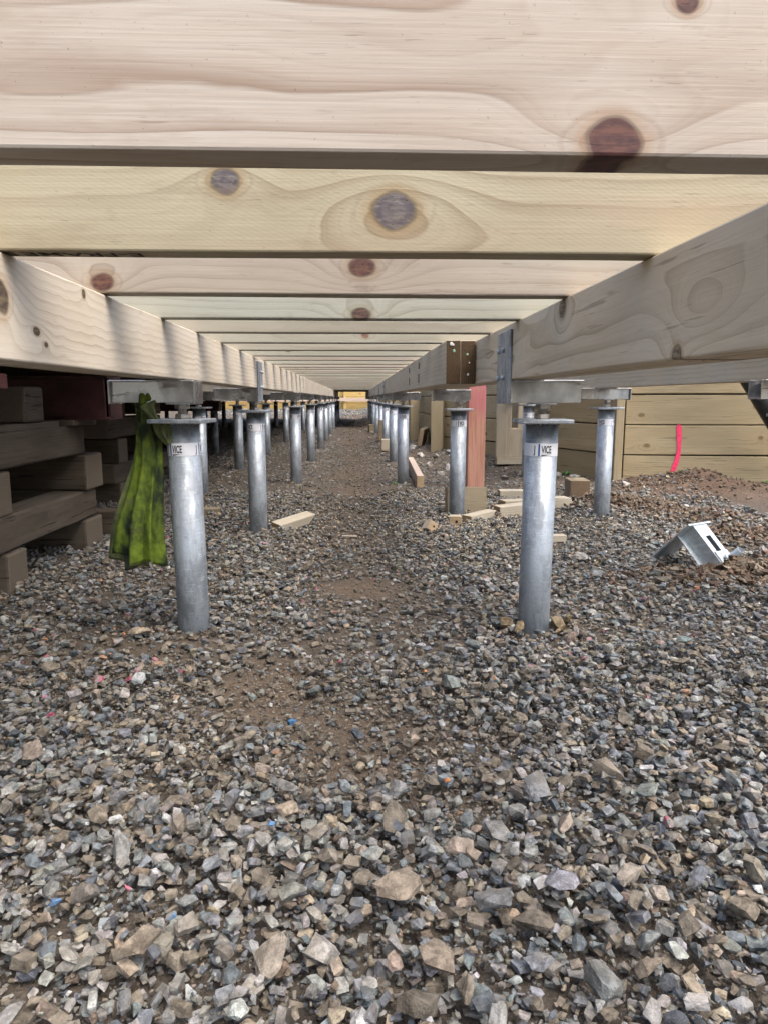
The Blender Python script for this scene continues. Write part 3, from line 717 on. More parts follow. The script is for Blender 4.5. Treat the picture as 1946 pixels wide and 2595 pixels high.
# lettering helper: text as a flat mesh in the XY plane
def text_mesh(body, size, bold=0.0, xs=1.0, align='LEFT'):
    cu = bpy.data.curves.new('text', 'FONT'); cu.body = body; cu.size = size; cu.offset = bold; cu.align_x = align; cu.resolution_u = 3
    ob = bpy.data.objects.new('text', cu); COL.objects.link(ob); bpy.context.view_layer.update()
    me = bpy.data.meshes.new_from_object(ob.evaluated_get(bpy.context.evaluated_depsgraph_get()))
    bpy.data.objects.remove(ob); me.materials.clear()
    for v in me.vertices: v.co.x *= xs
    return me
for body_, x_ in (('E-FRAME', -.285), ('SG8', -.455)):
    o = put('stamped_lettering', text_mesh(body_, .034, .0006, 1.25), J1, [M['stamp']], (x_, -.012, -JD / 2 - .0006))
    o.rotation_euler = Matrix(((-1, 0, 0), (0, 1, 0), (0, 0, -1))).to_euler()

# ------------------------------------------------------------ screw piles with adjustable heads
PIPE_R = .0445; Z_PL = .604; Z_PLT = .615
def pipe_mesh():
    bm = bmesh.new(); bm_cyl(bm, PIPE_R, -.25, Z_PL, 48); return mesh_bm(bm, 'pipe')
def wrap(me, a0, z0, rad):
    for v in me.vertices:
        a = a0 + v.co.x / PIPE_R; h = v.co.y
        v.co = Vector((rad * math.sin(a), -rad * math.cos(a), z0 + h))
    return me
PER = R(111)
def sticker_meshes():
    z0, z1 = .515, .550
    n = 60; bm = bmesh.new(); rad = PIPE_R + .0005
    prev = None
    for i in range(n + 1):
        a = R(-175) + R(350) * i / n
        cur = (bm.verts.new((rad * math.sin(a), -rad * math.cos(a), z0)), bm.verts.new((rad * math.sin(a), -rad * math.cos(a), z1)))
        if prev: f = bm.faces.new((prev[0], cur[0], cur[1], prev[1])); f.smooth = True
        prev = cur
    band = mesh_bm(bm, 'sticker')
    inks, blues = [], []
    for r_ in (-1, 0, 1):
        b0 = r_ * PER; ink = bmesh.new(); blue = bmesh.new()
        def add(me, a0, zz):
            wrap(me, a0, zz, PIPE_R + .0011); ink.from_mesh(me); bpy.data.meshes.remove(me)
        add(text_mesh('J', .028, .0006, .55), b0 - .0135 / PIPE_R, z0 + .0090)
        add(text_mesh('VICE', .028, .0007, .47), b0 + .0065 / PIPE_R, z0 + .0090)
        m_ = bpy.data.meshes.new('w'); m_.from_pydata([(0, 0, 0), (.010, .0012, 0), (.020, .0022, 0), (.030, .0035, 0), (.020, .0035, 0), (.010, .0035, 0), (0, .0035, 0)], [], [(0, 1, 2, 3, 4, 5, 6)])
        add(m_, b0 + .0070 / PIPE_R, z0 + .0015)
        rad2 = PIPE_R + .001
        pr = None
        for q in range(4):
            a = b0 + (-.0022 + .0044 * q / 3) / PIPE_R
            cu = (blue.verts.new((rad2 * math.sin(a), -rad2 * math.cos(a), z0 + .001)), blue.verts.new((rad2 * math.sin(a), -rad2 * math.cos(a), z1 - .001)))
            if pr: blue.faces.new((pr[0], cu[0], cu[1], pr[1]))
            pr = cu
        inks.append(mesh_bm(ink, 'lettering')); blues.append(mesh_bm(blue, 'stripe'))
        inks[-1].materials.append(M['ink']); blues[-1].materials.append(M['blue'])
    return band, inks, blues
ME_PIPE = pipe_mesh(); ME_BAND, ME_INK, ME_STRIPE = sticker_meshes()
def hexnut(z0, z1, af=.036):
    bm = bmesh.new(); r = af / 2 / math.cos(R(30))
    bm_prism(bm, [(r * math.cos(R(60 * i + 10)), r * math.sin(R(60 * i + 10))) for i in range(6)], z0, z1)
    bmesh.ops.bevel(bm, geom=[e for e in bm.edges if abs(e.verts[0].co.z - e.verts[1].co.z) < 1e-6], offset=.0018, segments=1, affect='EDGES')
    return mesh_bm(bm, 'nut')
def stud_mesh(z0, z1, r=.012, pitch=.0028):
    bm = bmesh.new(); n = 20; turns = int((z1 - z0) / pitch); prev = None
    zs = []
    for t in range(turns): zs += [(z0 + t * pitch, r - .0013), (z0 + (t + .5) * pitch, r)]
    for z, q in zs:
        cur = [bm.verts.new((q * math.cos(6.2832 * i / n), q * math.sin(6.2832 * i / n), z)) for i in range(n)]
        if prev:
            for i in range(n): bm.faces.new((prev[i], prev[(i + 1) % n], cur[(i + 1) % n], cur[i]))
        prev = cur
    bm.faces.new(prev); return mesh_bm(bm, 'stud')
CW, CH, CT, LIP, CL = .075, .060, .004, .022, .215
def channel_mesh(x0, x1, slot=True):
    """Top-hat channel along X: lips up against the bearer (z=0), web at the bottom (z=-CH) with a slot."""
    bm = bmesh.new(); L = x1 - x0; cx = (x0 + x1) / 2
    for s in (-1, 1):
        bm_box(bm, (cx, s * (CW / 2 - CT / 2), -CH / 2), (L, CT, CH), .0008)
        bm_box(bm, (cx, s * (CW / 2 + LIP / 2 - .0005), -CT / 2 - .0003), (L, LIP, CT), .0008)
    w_ = CW - 2 * CT; sl = .028; a0, a1 = x0 + .045, x1 - .035
    z = -CH + CT / 2 + .0006
    if slot:
        bm_box(bm, ((x0 + a0) / 2, 0, z), (a0 - x0, w_ + .002, CT)); bm_box(bm, ((x1 + a1) / 2, 0, z), (x1 - a1, w_ + .002, CT))
        for s in (-1, 1): bm_box(bm, ((a0 + a1) / 2, s * (sl / 2 + (w_ - sl) / 4 + .0005), z), (a1 - a0, (w_ - sl) / 2 + .001, CT))
    else: bm_box(bm, (cx, 0, z), (L, w_ + .002, CT))
    return mesh_bm(bm, 'channel')
ME_PLATE = box_mesh((.148, .148, Z_PLT - Z_PL), (0, 0, (Z_PL + Z_PLT) / 2), .0015)
ME_NUT1 = hexnut(Z_PLT, Z_PLT + .014); ME_NUT2 = hexnut(.6425, .6550); ME_STUD = stud_mesh(Z_PLT, .664)
ME_WASH = box_mesh((.068, .068, .005), (0, 0, .657), .001)
ME_SCREW = hexnut(0, .008, .012)
ME_WELD = None
def weld():
    bm = bmesh.new(); rr = random.Random(4)
    for i in range(26):
        a = 6.2832 * i / 26; q = bmesh.ops.create_icosphere(bm, subdivisions=1, radius=rr.uniform(.004, .006))['verts']
        bmesh.ops.translate(bm, vec=(PIPE_R * math.cos(a), PIPE_R * math.sin(a), Z_PL - .001), verts=q)
    return mesh_bm(bm, 'weld', True)
ME_WELD = weld()
CHC = {}
for me_, m_ in ((ME_PIPE, 'galv'), (ME_BAND, 'sticker'), (ME_PLATE, 'galv'), (ME_NUT1, 'zinc'), (ME_NUT2, 'zinc'), (ME_STUD, 'zinc'), (ME_WASH, 'galvb'), (ME_SCREW, 'galvn'), (ME_WELD, 'galvb')):
    me_.materials.append(M[m_])
UPR = box_mesh((.006, .165, .192), (0, 0, 0), .0012); UPR.materials.append(M['galv'])
ENDP = box_mesh((.006, .105, .062), (0, 0, 0), .0012); ENDP.materials.append(M['galvb'])
def pile(x, y, label, group, ch, stick, plate=None, endplate=None, full=True, dz=0.0, lean=(0, 0), endplate2=None):
    """ch: channel extent in world X; plate: world X of the bearer face an upright plate is screwed to (sign gives the side)."""
    t = thing('steel_pile', label, 'steel pile', (x, y, dz), (0, 0, 0), group)
    a_ = lean[1]; lo = (-.6 * math.sin(a_), 0, 0)                      # the pipe leans a touch below its cap
    put('pipe', ME_PIPE, t, loc=lo, rot=(0, a_, 0))
    s = put('sticker', ME_BAND, t, loc=lo)
    s.rotation_euler = (Matrix.Rotation(a_, 3, 'Y') @ Matrix.Rotation(R(stick), 3, 'Z')).to_euler()
    for q in range(3):
        if full and abs((stick + 111 * (q - 1) + 180) % 360 - 180) < 115: put('lettering', ME_INK[q], s); put('stripe', ME_STRIPE[q], s)
    rz = (0, 0, R(random.uniform(-7, 7)))
    put('cap_plate', ME_PLATE, t, rot=rz)
    if full: put('weld_bead', ME_WELD, t)
    if full: put('nut', ME_NUT1, t, rot=(0, 0, R(random.uniform(0, 60)))); put('nut', ME_NUT2, t, rot=(0, 0, R(random.uniform(0, 60)))); put('washer_plate', ME_WASH, t, rot=rz)
    put('threaded_stud', ME_STUD, t)
    key = (round(ch[0] - x, 3), round(ch[1] - x, 3))
    if key not in CHC: CHC[key] = channel_mesh(*key); CHC[key].materials.append(M['galvb'])
    put('channel', CHC[key], t, loc=(0, 0, ZB - .0005))
    if endplate is not None: put('end_plate', ENDP, t, loc=(endplate - x, 0, ZB - .033))
    if endplate2 is not None: put('end_plate', ENDP, t, loc=(endplate2 - x, 0, ZB - .033))
    if plate is not None:
        px, sg = plate
        u = put('side_plate', UPR, t, loc=(px - x + sg * .0035, 0, ZB - .064 + .097 ))
        for sy in (-.010, .055):
            for sz in (.026, -.047):
                put('screw', ME_SCREW, u, loc=(sg * .003, sy, sz + .02), rot=(0, R(90) * sg, 0))
    return t
GL, GR, GF, GD = 'piles under the left bearer', 'piles under the right bearers', 'piles under the third bearer', 'piles in the shade on the left'
sL = [-38, 55, 45, 30, 0, 10, 40, 90, 5, 20, 60]; sR = [-21, 100, -19, -60, 0, 20, 40, 10, 90, 0, 30]
for i, (x, y, pl) in enumerate(PILES_L):
    x -= .0073 if i == 0 else 0
    lab = ['nearest galvanised pile under the left bearer, beside the hanging green shirt', 'second galvanised pile under the left bearer, with a screwed plate up its bearer'][i] if i < 2 else ordinal(i + 1) + ' pile from the camera in the row under the left bearer'
    pile(x, y, lab, GL, (-.685, -.4635) if pl else (x - .178, x + .043), sL[i], (-.467, 1) if pl else None, None if pl else x - .181, full=y < 12, endplate2=x + .044 if i == 0 else None,
         lean=(0, R(-.7)) if i == 0 else (0, R(random.uniform(-.3, .3))))
for i, (x, y, pl) in enumerate(PILES_R):
    lab = ['nearest galvanised pile under the right bearer, with tall plate screwed to the bearer', 'second galvanised pile under the right bearers, in front of the salmon painted post'][i] if i < 2 else ordinal(i + 1) + ' pile from the camera in the row under the right bearers'
    x += .006 if i == 0 else 0; face = .408 if i == 0 else .306
    ch = (face - .002, face + .20) if pl else ((.437, .645) if i == 1 else (.300, .515))
    pile(x, y, lab, GR, ch, sR[i], (face, -1) if pl else None, ch[0] if i == 1 else None, full=y < 12, lean=(0, R(.55)) if i == 0 else (0, R(random.uniform(-.3, .3))))
for i, (x, y, pl) in enumerate(PILES_F):
    lab = ['pile at the right picture edge of which only the channel end shows', 'pile under the third bearer beside the dark square block', 'far pile under the third bearer behind the stacked studs'][i]
    pile(x, y, lab, GF, (1.245, 1.515), -70, None, 1.515, dz=.009)
for i, (x, y, pl) in enumerate(PILES_LL):
    pile(x, y, ordinal(i + 1) + ' pile from the camera in the dim row left of the left bearer', GD, (x - .10, x + .10), 30 + 25 * i, None, None, full=y < 9)
for j, (x, nm) in enumerate(((-1.75, 'second'), (-2.9, 'third'), (-4.15, 'fourth'))):
    for i, y in enumerate((9.0, 12.4, 16.0, 20.2)):
        pile(x, y, ordinal(i + 1) + ' pile of the ' + nm + ' dim row beyond the left bearer', GD, (x - .10, x + .10), 20 * i, None, None, full=False)

# ------------------------------------------------------------ floor already laid on the left, which keeps that side dark
fl = put('floor', box_mesh((8.2, 20.6, .02), (-4.97, 10.55, ZT + JD + .0105)), None, [M['ply']]); fl['kind'] = 'structure'
fl_shade = put('floor', box_mesh((7.3, 1.6, .02), (-5.25, -.56, ZT + JD + .0105)), None, [M['ply']]); fl_shade['kind'] = 'structure'  # out-of-view forward extension of the floor, added to darken the crib
fl3 = put('floor', box_mesh((1.74, 5.0, .02), (-.13, 18.35, ZT + JD + .0105)), None, [M['ply']]); fl3['kind'] = 'structure'
bw = put('light_block_wall', box_mesh((.05, 24, 1.3), (-7.2, 10, .6)), None, [M['ply']]); bw['kind'] = 'structure'  # unseen wall, added to shut out light from the far left
# ------------------------------------------------------------ cribs of old timbers
CR = 'old timbers stacked as cribs on the left'
def crib_timber(label, x0, x1, y0, y1, z0, z1, along='X', rz=0.0, mat='old', end='olde', name='crib_timber', bev=.010):
    if along == 'X': L, T, ro = x1 - x0, y1 - y0, R(rz)
    else: L, T, ro = y1 - y0, x1 - x0, R(90 + rz)
    o = put(name, board_mesh(L, T, z1 - z0, bev, .0030, int(abs(x0 * 31 + y0 * 17 + z0 * 91))), None, [M[mat], M[end]], ((x0 + x1) / 2, (y0 + y1) / 2, (z0 + z1) / 2), (0, 0, ro))
    return tag(o, label, 'timber', CR)
crib_timber('grey crib timber on the gravel, nearest of the left stack', -2.1, -1.205, 2.447, 2.60, -.02, .135, rz=1)
crib_timber('bottom cross timber of the left stack behind its long lower sleeper', -2.1, -1.20, 3.19, 3.385, -.02, .135, rz=-1)
crib_timber('long lower sleeper of the left stack running away from the camera', -1.36, -1.212, 1.5, 3.345, .137, .262, 'Y')
crib_timber('old sleeper at the back of the left stack, lower layer', -2.05, -1.90, 2.2, 3.5, .137, .262, 'Y')
crib_timber('dark middle cross timber at the left picture edge', -2.1, -1.215, 2.36, 2.545, .264, .420, rz=.6)
crib_timber('middle cross timber with a weathered rounded end, left stack', -2.1, -1.19, 3.20, 3.40, .264, .422, rz=-.8)
crib_timber('long upper sleeper of the left stack with rusty streaks', -1.37, -1.222, 1.5, 3.27, .424, .553, 'Y')
crib_timber('old sleeper at the back of the left stack, upper layer', -2.05, -1.90, 2.2, 3.5, .424, .553, 'Y')
crib_timber('thin split packing board on top of the upper sleeper', -1.36, -1.225, 2.35, 3.02, .554, .580, 'Y', .8, bev=.004)
crib_timber('short packing board under the maroon beam end', -1.34, -1.19, 3.08, 3.34, .554, .579, 'Y', bev=.003)
crib_timber('grey packing block standing at the left picture edge', -1.46, -1.32, 2.42, 2.58, .581, .705, 'X')
crib_timber('brown packing block between the grey block and maroon beam', -1.36, -1.215, 2.70, 2.86, .5815, .715, 'Y')
o = crib_timber('small red painted block tucked under the left bearer', -1.42, -1.20, 2.44, 2.55, .707, .757, 'X', mat='red', end='red', name='red_block', bev=.002); o['category'] = 'block'
o = crib_timber('scrap of white foam at the left picture edge under the bearer', -1.45, -1.30, 2.395, 2.435, .690, .770, 'X', mat='foam', end='foam', name='foam_scrap', bev=.003); o['category'] = 'foam'
# second crib further back
for (lab, a) in (('lower', (-1.66, -1.50, 4.5, 5.75, .137, .262)), ('upper', (-1.66, -1.50, 4.4, 5.6, .424, .553))):
    crib_timber('dim ' + lab + ' sleeper of the second stack behind the shirt', *a, 'Y')
for z0, z1, lab in ((-.02, .135, 'bottom'), (.264, .422, 'middle'), (.555, .70, 'top')):
    for y0, lb in ((4.55, 'front'), (5.4, 'rear')):
        crib_timber('dim ' + lab + ' ' + lb + ' cross timber of the second stack behind the shirt', -2.4, -1.49, y0, y0 + .18, z0, z1)
o = crib_timber('short plank lying on the gravel behind the nearest left pile', -1.00, -.78, 4.05, 4.13, .0, .05, rz=4, mat='offg', end='endd', name='plank', bev=.003); o['category'] = 'plank'; del o['group']
o = crib_timber('dim square block standing behind the hanging shirt', -1.32, -1.16, 3.46, 3.58, -.01, .13, name='timber_block'); o['category'] = 'block'
# maroon steel beam (I section) across the crib
bm = bmesh.new()
bm_box(bm, (-1.95, 3.20, .5855), (1.80, .18, .011), .002); bm_box(bm, (-1.95, 3.20, .7605), (1.80, .18, .011), .002)
bm_box(bm, (-1.957, 3.118, .673), (1.786, .012, .1634), .002); bm_box(bm, (-1.957, 3.282, .673), (1.786, .012, .1634), .002)
bm_box(bm, (-1.052, 3.20, .673), (.010, .150, .1634), .001)
tag(put('steel_beam', mesh_bm(bm), None, [M['maroon']]), 'maroon painted steel beam resting on the stacked old timbers', 'beam')
bm = bmesh.new()
bm_box(bm, (-2.2, 9.0, .6), (2.6, .15, .18), .004)
tag(put('steel_beam', mesh_bm(bm), None, [M['maroon']], (-.55, -1.2, .03)), 'dim maroon beam deep in the shade beyond the cribs', 'beam')

# ------------------------------------------------------------ hanging hi-vis shirt
def shirt():
    t = thing('work_shirt', 'grimy lime green work shirt hanging from the left pile bracket', 'shirt', (-.574, 1.985, 0))
    def sheet(nu, nv, fn):
        bm = bmesh.new(); g = [[bm.verts.new(fn(u / nu, v / nv)) for u in range(nu + 1)] for v in range(nv + 1)]
        for v in range(nv):
            for u in range(nu): f = bm.faces.new((g[v][u], g[v][u + 1], g[v + 1][u + 1], g[v + 1][u])); f.smooth = True
        bmesh.ops.remove_doubles(bm, verts=bm.verts, dist=1e-6)
        return mesh_bm(bm)
    rr = random.Random(3)
    def body(u, v):
        a = 2 * math.pi * u; h = v                                     # v: 0 top .. 1 hem
        rx = .015 + .036 * h ** .85; ry = .013 + .022 * h ** .8
        fold = 1 + (.10 + .34 * h) * (1.0 - 1.9 * abs(math.sin(3.5 * a + .4)) ** .8 + .30 * math.cos(5 * a + 2.0) + .10 * math.cos(11 * a + 5 * h))
        x = rx * math.cos(a) * fold - .012 * h + .006 * math.sin(5 * h); y = ry * math.sin(a) * fold + .004 * math.sin(9 * h + a)
        x += .008 * math.sin(4.5 * h + .6) * h; y += .010 * math.sin(6 * h)
        z = .662 - .425 * h - .020 * h * (math.sin(a) < 0) * .3 - (.018 * math.cos(a + .6) + .010 * math.cos(3 * a)) * h ** 3
        return (x, y, z)
    me = sheet(150, 60, body)
    def back(u, v):
        x, y, z = body((u * .55 + .30) % 1.0, v)
        return (x * 1.05 - .012 - .014 * v + .006 * math.sin(7 * v), y * .6 + .022 + .006 * math.sin(9 * v + 12 * u), z - .024 * v)
    bk = put('back_panel', sheet(90, 40, back), t, [M['hivisd']]); bk.modifiers.new('thick', 'SOLIDIFY').thickness = .002
    b = put('body', me, t, [M['hivis']])
    so = b.modifiers.new('thick', 'SOLIDIFY'); so.thickness = .0022; so.offset = -1
    def hem(u, v):
        x, y, z = body(u, 1.0 - .018 * (1 - v)); a = 2 * math.pi * u
        return (x * 1.012 + .0012 * math.cos(a), y * 1.012 + .0012 * math.sin(a), z - .003 * v)
    put('hem', sheet(150, 3, hem), t, [M['hivisd']])
    # twisted knot and sleeve end that flops to the right
    def knot(u, v):
        a = 2 * math.pi * u; q = v
        cx = .004 + .030 * q + .036 * q * q; cz = .655 - .02 * q - .085 * q * q; cy = -.008 - .012 * math.sin(q * 3)
        r_ = (.017 + .006 * math.sin(9 * q)) * (1 - .35 * q) * (1 + .30 * math.cos(4 * a + 7 * q) + .15 * math.cos(7 * a))
        return (cx + r_ * math.cos(a) * .9, cy + r_ * math.sin(a) * .7, cz + r_ * math.cos(a) * .55)
    kn = put('sleeve', sheet(40, 26, knot), t, [M['hivisd']])
    def neck(u, v):
        a = 2 * math.pi * u
        r_ = (.016 + .007 * math.sin(math.pi * v)) * (1 + .22 * math.cos(5 * a + 4 * v))
        return (r_ * math.cos(a) - .003 + .008 * v, r_ * math.sin(a) * .8 - .004, .645 + .040 * v)
    put('collar', sheet(40, 14, neck), t, [M['hivis']])
def cloth(name, a, b, dirt, k0):
    k = NT(name); P = k.obj()
    n = k.noise(k.vec('MULTIPLY', P, (1, 1, .4)), 15.0, 4, .55, .2); n2 = k.noise(P, 55.0, 4); f = k.noise(P, 1400.0, 1)
    c = k.mix(k.map(n2, .3, .7), a, b)
    c = k.mix(k.map(n, .42, .62, 0, k0), c, dirt)
    c = k.mix(k.map(k.noise(P, 30.0, 4), .60, .74, 0, .5), c, (.11, .11, .06))
    k.bump(k.math('ADD', n2, k.math('MULTIPLY', f, .5)), .35, .0015)
    return k.done(c, .85, 0, .15)
M['hivis'] = cloth('hi_vis_cloth', (.165, .225, .026), (.090, .135, .018), (.012, .018, .015), .95)
M['hivisd'] = cloth('hi_vis_cloth_grimy', (.17, .20, .07), (.11, .13, .055), (.04, .042, .034), .9)
shirt()

# ------------------------------------------------------------ retaining wall of treated boards
RW = thing('retaining_wall', 'treated timber retaining wall of wide horizontal boards along the right side', 'retaining wall')
def wall_run(parent, A, B, zs, mat, seed, pieces=1, T=.045, side=1):
    ax, ay = A; bx, by = B; L = math.hypot(bx - ax, by - ay); ang = math.atan2(by - ay, bx - ax)
    rr = random.Random(seed)
    for j, (z0, z1) in enumerate(zs):
        for p in range(pieces):
            a = p / pieces; b = (p + 1) / pieces
            me = board_mesh(L * (b - a) - .004, T, z1 - z0 - .009, .005, .0012, seed * 31 + j * 7 + p)
            for m in (M[mat], M['endd']): me.materials.append(m)
            c = (a + b) / 2; off = rr.uniform(-.003, .003)
            put('board', me, parent, (), (ax + (bx - ax) * c - math.sin(ang) * off, ay + (by - ay) * c + math.cos(ang) * off, (z0 + z1) / 2), (rr.uniform(-.01, .01), 0, ang))
M['fill'] = flat('retained_soil', (.06, .045, .03), .95, .4, 12.0)
for (ax, ay), (bx, by) in (((1.98, 5.30), (3.95, 5.05)), ((2.05, 5.33), (1.06, 7.97)), ((1.00, 8.0), (.92, 27.2))):
    L = math.hypot(bx - ax, by - ay)
    put('backfill', box_mesh((L, .08, .93)), RW, [M['fill']], ((ax + bx) / 2, (ay + by) / 2, .37), (0, 0, math.atan2(by - ay, bx - ax)))
PZ = .222; Z0 = .703
zs = [(Z0 - 4 * PZ, Z0 - 3 * PZ), (Z0 - 3 * PZ, Z0 - 2 * PZ), (Z0 - 2 * PZ, Z0 - PZ), (Z0 - PZ, Z0), (Z0, Z0 + .15)]
wall_run(RW, WALL[1], WALL[0], zs, 'wall', 1)
wall_run(RW, (1.955, 5.27), WALL[2], zs, 'wall', 2)
wall_run(RW, (.94, 8.0), WALL[3], zs, 'wall', 3, pieces=4)
def post(parent, x, y, sx, sy, z0, z1, rz=0.0, mat='wallp', end='endd', name='post', seed=0):
    me = board_mesh(z1 - z0, sx, sy, .006, .001, seed)
    for m in (M[mat], M[end]): me.materials.append(m)
    o = put(name, me, parent, (), (x, y, (z0 + z1) / 2)); o.rotation_euler = (Matrix.Rotation(R(rz), 3, 'Z') @ Matrix.Rotation(R(-90), 3, 'Y')).to_euler(); return o
post(RW, 1.93, 5.195, .15, .06, -.1, .86, -8, seed=3)
post(RW, .90, 7.80, .10, .13, -.1, .86, -20, seed=4); post(RW, 1.10, 7.3, .0, .0, -.1, -.05) if False else None
for i, y in enumerate((9.7, 11.6, 13.5, 15.4, 17.5, 19.6, 22, 24.5)): post(RW, .80, y, .09, .12, -.1, .86, 0, seed=10 + i)
# pink stroke sprayed on the boards
N = 40; vs_, fs_, al = [], [], []; rr = random.Random(9)
for i in range(N + 1):
    t = i / N; z = .492 - t * .35
    xc = 2.355 + .012 * math.sin(t * 2.6) - .095 * max(0, t - .55) ** 1.5; wd = .0215 + .003 * math.sin(t * 9) + rr.uniform(-.0012, .0012)
    for j in range(5):
        x_ = xc + wd * (j - 2) / 2; vs_.append((x_, 5.2 + (x_ - 1.98) * (4.95 - 5.2) / (3.9 - 1.98) - .0285, z)); al.append((0, .8, 1, .8, 0)[j] * min(1, i / 2))
    if i: fs_ += [(5 * i - 5 + j, 5 * i + j, 5 * i + j + 1, 5 * i - 4 + j) for j in range(4)]
me = bpy.data.meshes.new('stroke'); me.from_pydata(vs_, [], fs_)
at = me.color_attributes.new('cover', 'FLOAT_COLOR', 'POINT'); at.data.foreach_set('color', np.repeat(np.array(al)[:, None], 4, 1).astype(np.float32).ravel())
k = NT('pink_spray'); a_ = k.n('ShaderNodeAttribute'); a_.attribute_name = 'cover'
n_ = k.noise(k.vec('MULTIPLY', k.obj(), (1, 1, 1)), 420.0, 3)
k.put(k.b.inputs['Alpha'], k.map(k.math('ADD', a_.outputs['Fac'], k.math('MULTIPLY', k.math('SUBTRACT', n_, .5), 1.3)), .30, .60))
k.done(k.mix(k.map(k.noise(k.obj(), 60.0, 4), .35, .7), (.76, .05, .13), (.55, .03, .09)), .75, 0, .2)
pm = put('paint_mark', me, RW, [k.m])
# far wall in the light beyond the deck, with a rail
FW = thing('far_retaining_wall', 'sunlit yellow timber wall closing the far end beyond the deck', 'retaining wall', (0, 0, 0))
wall_run(FW, (-9, 27.3), (.85, 27.3), [(.05 + .23 * i, .28 + .23 * i) for i in range(6)], 'wallf', 5, pieces=3)
for i, x in enumerate((-8.2, -6.6, -5.0, -3.4, -1.9, -.38)): post(FW, x, 27.2, .20, .10, 0, 1.3, 0, 'wallf', seed=30 + i)
o = put('rail', board_mesh(9.6, .05, .13, .005, .001, 8), FW, [M['offp'], M['endl']], (-4.1, 27.08, .635))
bm = bmesh.new(); bm_cyl(bm, .045, 0, .9, 16)
tag(put('white_pipe', mesh_bm(bm), None, [M['foam']], (.70, 25.5, .1)), 'white upright pipe at the far end beside the last right pile', 'pipe')
# black pipe crossing the right picture edge
bm = bmesh.new(); bm_cyl(bm, .055, -.6, .75, 20)
o = tag(put('black_pipe', mesh_bm(bm), None, [M['blackpipe']], (2.765, 4.86, .707), (0, R(-35), 0)), 'black plastic pipe slanting across the right picture edge', 'pipe')

# ------------------------------------------------------------ offcuts, posts and blocks on the right
def piece(name, label, cat, L, T, Hh, loc, rot=(0, 0, 0), mat='off', end='endl', group=None, seed=1, cut=0.0, bev=.003):
    """Board offcut resting at loc (base centre); cut skews its far end like a mitre."""
    me = board_mesh(L, T, Hh, bev, .0004, seed); me.transform(Matrix.Translation((0, 0, Hh / 2)))
    if cut:
        for v in me.vertices:
            if v.co.x > 0: v.co.x += cut * (v.co.z / Hh - .5)
    o = put(name, me, None, [M[mat], M[end]], (loc[0], loc[1], gz(loc[0], loc[1]) + loc[2]), rot)
    return tag(o, label, cat, group)
OF = 'timber offcuts on the gravel'
o = post(None, .905, 5.36, .105, .13, -.02, .858, 0, 'spray', 'spray', 'painted_post', 2); tag(o, 'upright timber post sprayed pink and salmon behind the second right pile', 'post')
piece('offcut_board', 'wide grey offcut leaning behind the second right pile', 'offcut', .245, .05, .17, (.655, 4.17, -.01), (R(-9), R(2), R(9)), 'offg', 'endl', OF, 2)
def drilled(label, loc, rot, s):
    t = thing('drilled_block', label, 'block', (loc[0], loc[1], gz(loc[0], loc[1]) + loc[2]), rot, OF)
    me = board_mesh(s, s, s, .002, 0, 3); me.transform(Matrix.Rotation(R(90), 4, 'Z') @ Matrix.Translation((0, 0, s / 2)))
    put('block', me, t, [M['off'], M['endl']])
    bm = bmesh.new(); bm_cyl(bm, s * .11, 0, .003, 14)
    put('hole', mesh_bm(bm), t, [M['mark']], (.005, -s / 2 + .0018, s * .55), (R(90), 0, 0))
drilled('small upright block with a drilled hole at the foot of the second right pile', (.525, 3.69, 0), (0, 0, R(-6)), .062)
drilled('small tilted block with a drilled hole lying alone on the gravel path', (.365, 3.55, .008), (R(-14), R(36), R(24)), .052)
piece('offcut_wedge', 'pale slanted offcut lying right of the upright drilled block', 'offcut', .17, .07, .048, (.675, 3.86, 0), (0, R(-4), R(36)), 'off', 'endl', OF, 4, .06)
piece('offcut_block', 'curved-grain offcut lying in front of the stacked offcuts', 'offcut', .17, .09, .07, (.905, 4.09, 0), (0, R(-3), R(14)), 'off', 'endl', OF, 5, .03)
piece('offcut_board', 'flat pale board under the curved-grain offcut pile', 'offcut', .30, .10, .04, (1.06, 4.40, .01), (0, 0, R(12)), 'off', 'endl', OF, 6, .04)
piece('offcut_board', 'ribbed decking offcut at the back of the offcut pile', 'offcut', .26, .09, .055, (1.10, 4.75, 0), (0, 0, R(-2)), 'off', 'endl', OF, 7)
piece('offcut_block', 'pale offcut showing to the right behind the nearest right pile', 'offcut', .20, .09, .065, (1.235, 4.33, 0), (0, R(2), R(8)), 'off', 'endl', OF, 8, -.03)
piece('offcut_board', 'thin scrap of board right behind the nearest right pile', 'offcut', .11, .05, .032, (.925, 3.24, .004), (0, 0, R(3)), 'off', 'endl', OF, 9)
piece('post_offcut', 'dark square post offcut with cracked end grain beside the third bearer pile', 'block', .20, .125, .145, (1.445, 4.56, 0), (0, 0, R(84)), 'offg', 'endd', OF, 10)
piece('plank', 'long pink pine plank on edge beside the third right pile', 'plank', 1.75, .052, .105, (.515, 6.17, 0), (0, 0, R(88)), 'offp', 'endl', None, 11)
piece('split_offcut', 'split wedge of timber beside the second left pile', 'offcut', .21, .08, .045, (-.335, 3.72, .005), (R(8), R(-8), R(42)), 'off', 'endl', OF, 12, .05)
piece('timber_block', 'pale square block lying before the fifth right pile', 'block', .16, .16, .14, (.405, 8.85, 0), (0, 0, 0), 'off', 'endl', OF, 13)
piece('dark_block', 'rusty brown block among the far right piles', 'block', .2, .2, .14, (.36, 13.9, 0), (0, 0, .1), 'offg', 'endd', OF, 17)
piece('dark_block', 'brown upright block behind the fifth right pile', 'block', .15, .15, .3, (.42, 10.6, 0), (0, 0, 0), 'offg', 'endd', OF, 18)
